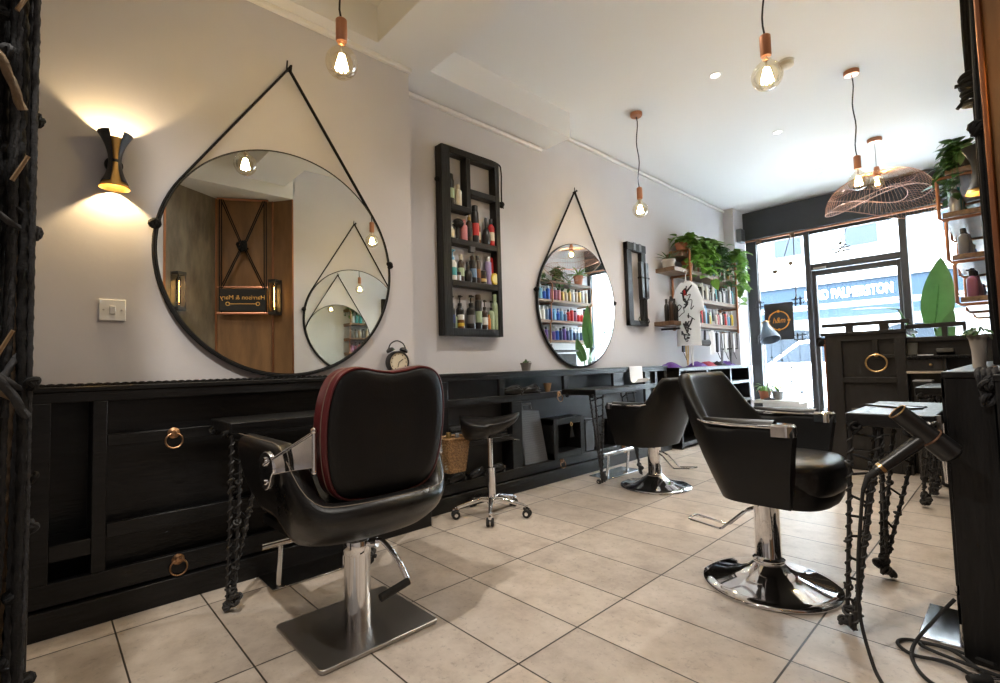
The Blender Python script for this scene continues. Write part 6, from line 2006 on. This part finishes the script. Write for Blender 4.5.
# ================================================================== IN THE SHOP WINDOW
t = thing('window_sign', 'black square sign with an orange ring and ampersand slung in the shop window', 'sign', (-2.2, 7.30, 1.2))
obj('board', MB().box((-2.385, 7.292, 1.20), (-2.03, 7.308, 1.705)), DARKP, t, 0.002)
ORG = M('orange_lettering', (0.75, 0.30, 0.03), 0.5)
rgm = MB()
for a0 in (0.18, 0.18 + PI / 2, 0.18 + PI, 0.18 + 1.5 * PI):
    rgm.tube([(-2.2075 + 0.125 * math.cos(a0 + k / 10 * (PI / 2 - 0.36)), 7.291, 1.465 + 0.125 * math.sin(a0 + k / 10 * (PI / 2 - 0.36))) for k in range(11)], 0.008, 6)
for k in range(4):
    rgm.cyl((-2.2075 + 0.125 * math.cos(k * PI / 2), 7.291, 1.465 + 0.125 * math.sin(k * PI / 2)), (-2.2075 + 0.125 * math.cos(k * PI / 2), 7.284, 1.465 + 0.125 * math.sin(k * PI / 2)), 0.018, None, 14)
obj('ring_emblem', rgm, ORG, t)
text('lettering', 'h&m', 0.11, ORG, t, (-2.2075, 7.289, 1.432), (1, 0, 0), (0, 0, 1), 0.002, 'CENTER', 0.3, 0.75)
rg = random.Random(12)
for cx in (-2.455, -1.965):
    for cz_ in (1.70, 1.22):
        br = MB()
        for q in (-0.028, 0.028):
            br.tube([(cx - 0.075, 7.30, cz_ + q), (cx + 0.075, 7.30, cz_ + q + 0.006)], 0.009, 6)
            br.tube([(cx + q, 7.29, cz_ - 0.062), (cx + q, 7.29, cz_ + 0.062)], 0.009, 6)
        obj('stick_bracket', br, BLACKM, t)
rp = MB()
for tx, bx_ in ((-2.44, -2.44), (-1.985, -1.985)):
    rp.tube([(tx, 7.33, 2.63), (bx_, 7.30, 1.74)], 0.006, 6)
rp.tube([(-2.42, 7.33, 2.45), (-2.26, 7.32, 2.17), (-2.44, 7.31, 2.12)], 0.005, 6).tube([(-2.02, 7.33, 2.60), (-2.14, 7.32, 2.22)], 0.005, 6)
rp.knot((-2.22, 7.31, 2.14), 0.03, 0.008, rg, 5).knot((-1.995, 7.33, 2.60), 0.03, 0.008, rg, 4).knot((-2.42, 7.33, 2.60), 0.03, 0.008, rg, 4).knot((-2.03, 7.31, 2.22), 0.02, 0.007, rg, 4)
obj('sling_rope', rp, ROPET, t)
for i, (x, za, zb, sl) in enumerate([(-2.33, 0.55, 1.02, 0.0), (-2.20, 0.72, 1.13, 0.01), (-2.10, 0.50, 0.92, 0.10), (-1.99, 0.46, 0.95, -0.01)]):
    m = MB()
    rg = random.Random(200 + i)
    m.tube([(x - sl, 7.32, 1.20), (x + sl, 7.32, za)], 0.003, 5)
    for q in range(4):
        z = lerp(za, zb, rg.random())
        m.knot((x + rg.uniform(-0.01, 0.01), 7.32, z), 0.012, 0.006, rg, 2)
    tag(obj('knotted_rope', m, ROPE), 'thin knotted black cord hanging below the window sign, %s from the wall' % ORD[i], 'cord', 'knotted cords in the window')
t = thing('sling_in_fanlight', 'brown rope star and twigs hanging in the fanlight over the door', 'rope ornament', (-1.48, 7.40, 2.4))
m = MB()
rg = random.Random(31)
for a in range(7):
    d = Vector((math.cos(a * 0.9 + 0.4), 0, math.sin(a * 0.9 + 0.4)))
    m.tube([(-1.48, 7.41, 2.40), Vector((-1.48, 7.41, 2.40)) + d * rg.uniform(0.06, 0.13)], 0.007, 6)
m.tube([(-1.58, 7.41, 2.33), (-1.38, 7.41, 2.34)], 0.010, 6).tube([(-1.57, 7.41, 2.29), (-1.37, 7.41, 2.30)], 0.010, 6).tube([(-1.55, 7.41, 2.26), (-1.43, 7.41, 2.37)], 0.008, 6)
m.tube([(-1.50, 7.41, 2.42), (-1.56, 7.41, 2.60)], 0.004, 5).tube([(-1.46, 7.41, 2.42), (-1.40, 7.41, 2.60)], 0.004, 5)
obj('rope_star', m, M('grey_twine', (0.16, 0.15, 0.14), 0.8), t)
plant('bush', 'small leafy plant in a terracotta pot on the window sill', -2.40, 7.20, 0.401, 0.075, 0.12, TERRA, 70, LEAFA, nb=26, R=0.11, leaf=0.07)
plant('spiky', 'spiky succulent in a grey pot on the window sill', -2.24, 7.20, 0.401, 0.068, 0.11, CONCR, 71, LEAFA, nb=20, L=0.15, w=0.014)
# anglepoise lamp
t = thing('desk_lamp', 'blue-grey anglepoise lamp in front of the window sign', 'lamp', (-2.30, 7.12, 0.401))
obj('base', MB().lathe([(1e-4, 0), (0.075, 0), (0.08, 0.012), (0.02, 0.03), (1e-4, 0.03)], (-2.33, 7.16, 0.401), 24), DARKP, t)
obj('arm', MB().tube([(-2.33, 7.16, 0.42), (-2.36, 7.12, 0.80), (-2.30, 6.98, 1.20)], 0.009, 8), STEEL, t)
sc_ = Vector((-2.24, 6.95, 1.30))
dv_ = Vector((0.35, -0.35, -1)).normalized()
obj('shade', MB().lathe([(0.036, -0.14), (0.040, -0.10), (0.060, -0.06), (0.115, 0.08), (0.122, 0.12), (0.118, 0.12), (0.055, -0.05), (0.03, -0.10)], sc_, 32, dv_), M('blue_grey_enamel', (0.10, 0.14, 0.20), 0.3), t)
obj('shade_cap', MB().lathe([(1e-4, -0.165), (0.030, -0.16), (0.036, -0.14)], sc_, 24, dv_).torus(sc_ - dv_ * 0.145, 0.040, 0.007, dv_, 24, 6), BRASS, t)

# ================================================================== ROPE-WOVEN SCREEN NEAREST THE CAMERA
t = thing('rope_screen', 'black screen post laced with thick dark rope at the near end of the bench', 'rope screen', (-1.45, -0.12, 0))
fr = MB()
fr.box((-1.62, -0.60, 0.0), (-1.585, -0.014, 2.9))
obj('board', fr, BLACKWV, t, 0.004)
up = MB()
for yy in (-0.028, -0.075, -0.20):
    up.tube([(-1.575, yy, 0.0), (-1.575, yy, 2.9)], 0.009, 8)
obj('rod', up, BLACKM, t)
rg = random.Random(77)
for k in range(24):
    lay = k % 3
    y = -0.018 - 0.0042 * k + rg.uniform(-0.004, 0.004)
    x = -1.545 + 0.045 * lay + rg.uniform(-0.01, 0.01)
    r = rg.uniform(0.0058, 0.0095)
    pts = []
    z = 0.02
    ph = rg.uniform(0, 6)
    while z < 2.9:
        pts.append((x + 0.008 * math.sin(z * 2.1 + ph), min(-0.012 - r, y + 0.012 * math.sin(z * (1.2 + 0.2 * (k % 4)) + ph * 2) + rg.uniform(-0.003, 0.003)), z))
        z += rg.uniform(0.14, 0.26)
    obj('hanging_rope', MB().rope(bez(pts, 5), r), ROPET if k in (7, 17) else (ROPEG if k % 2 == 0 else ROPE), t)
for k in range(14):
    z = rg.uniform(0.3, 2.7)
    y0, y1 = -0.018 - rg.uniform(0.0, 0.02), -0.15
    x = -1.43 + rg.uniform(-0.02, 0.03)
    obj('cross_rope', MB().rope(bez([(x - 0.03, y0, z), (x + 0.01, lerp(y0, y1, 0.4), z + rg.uniform(-0.12, 0.12)), (x, y1, z + rg.uniform(-0.25, 0.25))], 6), rg.uniform(0.007, 0.010)), ROPET if k % 5 == 0 else ROPEG, t)
for k in range(24):
    z = 0.25 + 2.5 * (k + rg.random()) / 24
    m = MB().knot((-1.50 + rg.uniform(-0.04, 0.05), -0.014 - rg.uniform(0.0, 0.08) * (k % 3 > 0), z), rg.uniform(0.010, 0.015), 0.0055, rg, 5)
    obj('rope_knot', m, ROPEG if k % 2 else ROPE, t)
for k in range(5):
    z = 0.62 + 0.37 * k
    y = -0.035 - rg.uniform(0, 0.05)
    obj('wood_peg', MB().tube([(-1.42, y - 0.012, z), (-1.41, y + 0.012, z + 0.055)], [0.0042, 0.0036], 8), M('tan_wood', (0.22, 0.14, 0.07), 0.7), t)
m = MB()
for k in range(6):
    m.rope(bez([(-1.50, -0.008, 2.02 + 0.012 * k), (-1.39, -0.06, 2.0 + 0.015 * k), (-1.50, -0.24, 2.03 + 0.01 * k)], 6), 0.009)
obj('rope_lashing', m, ROPE, t)
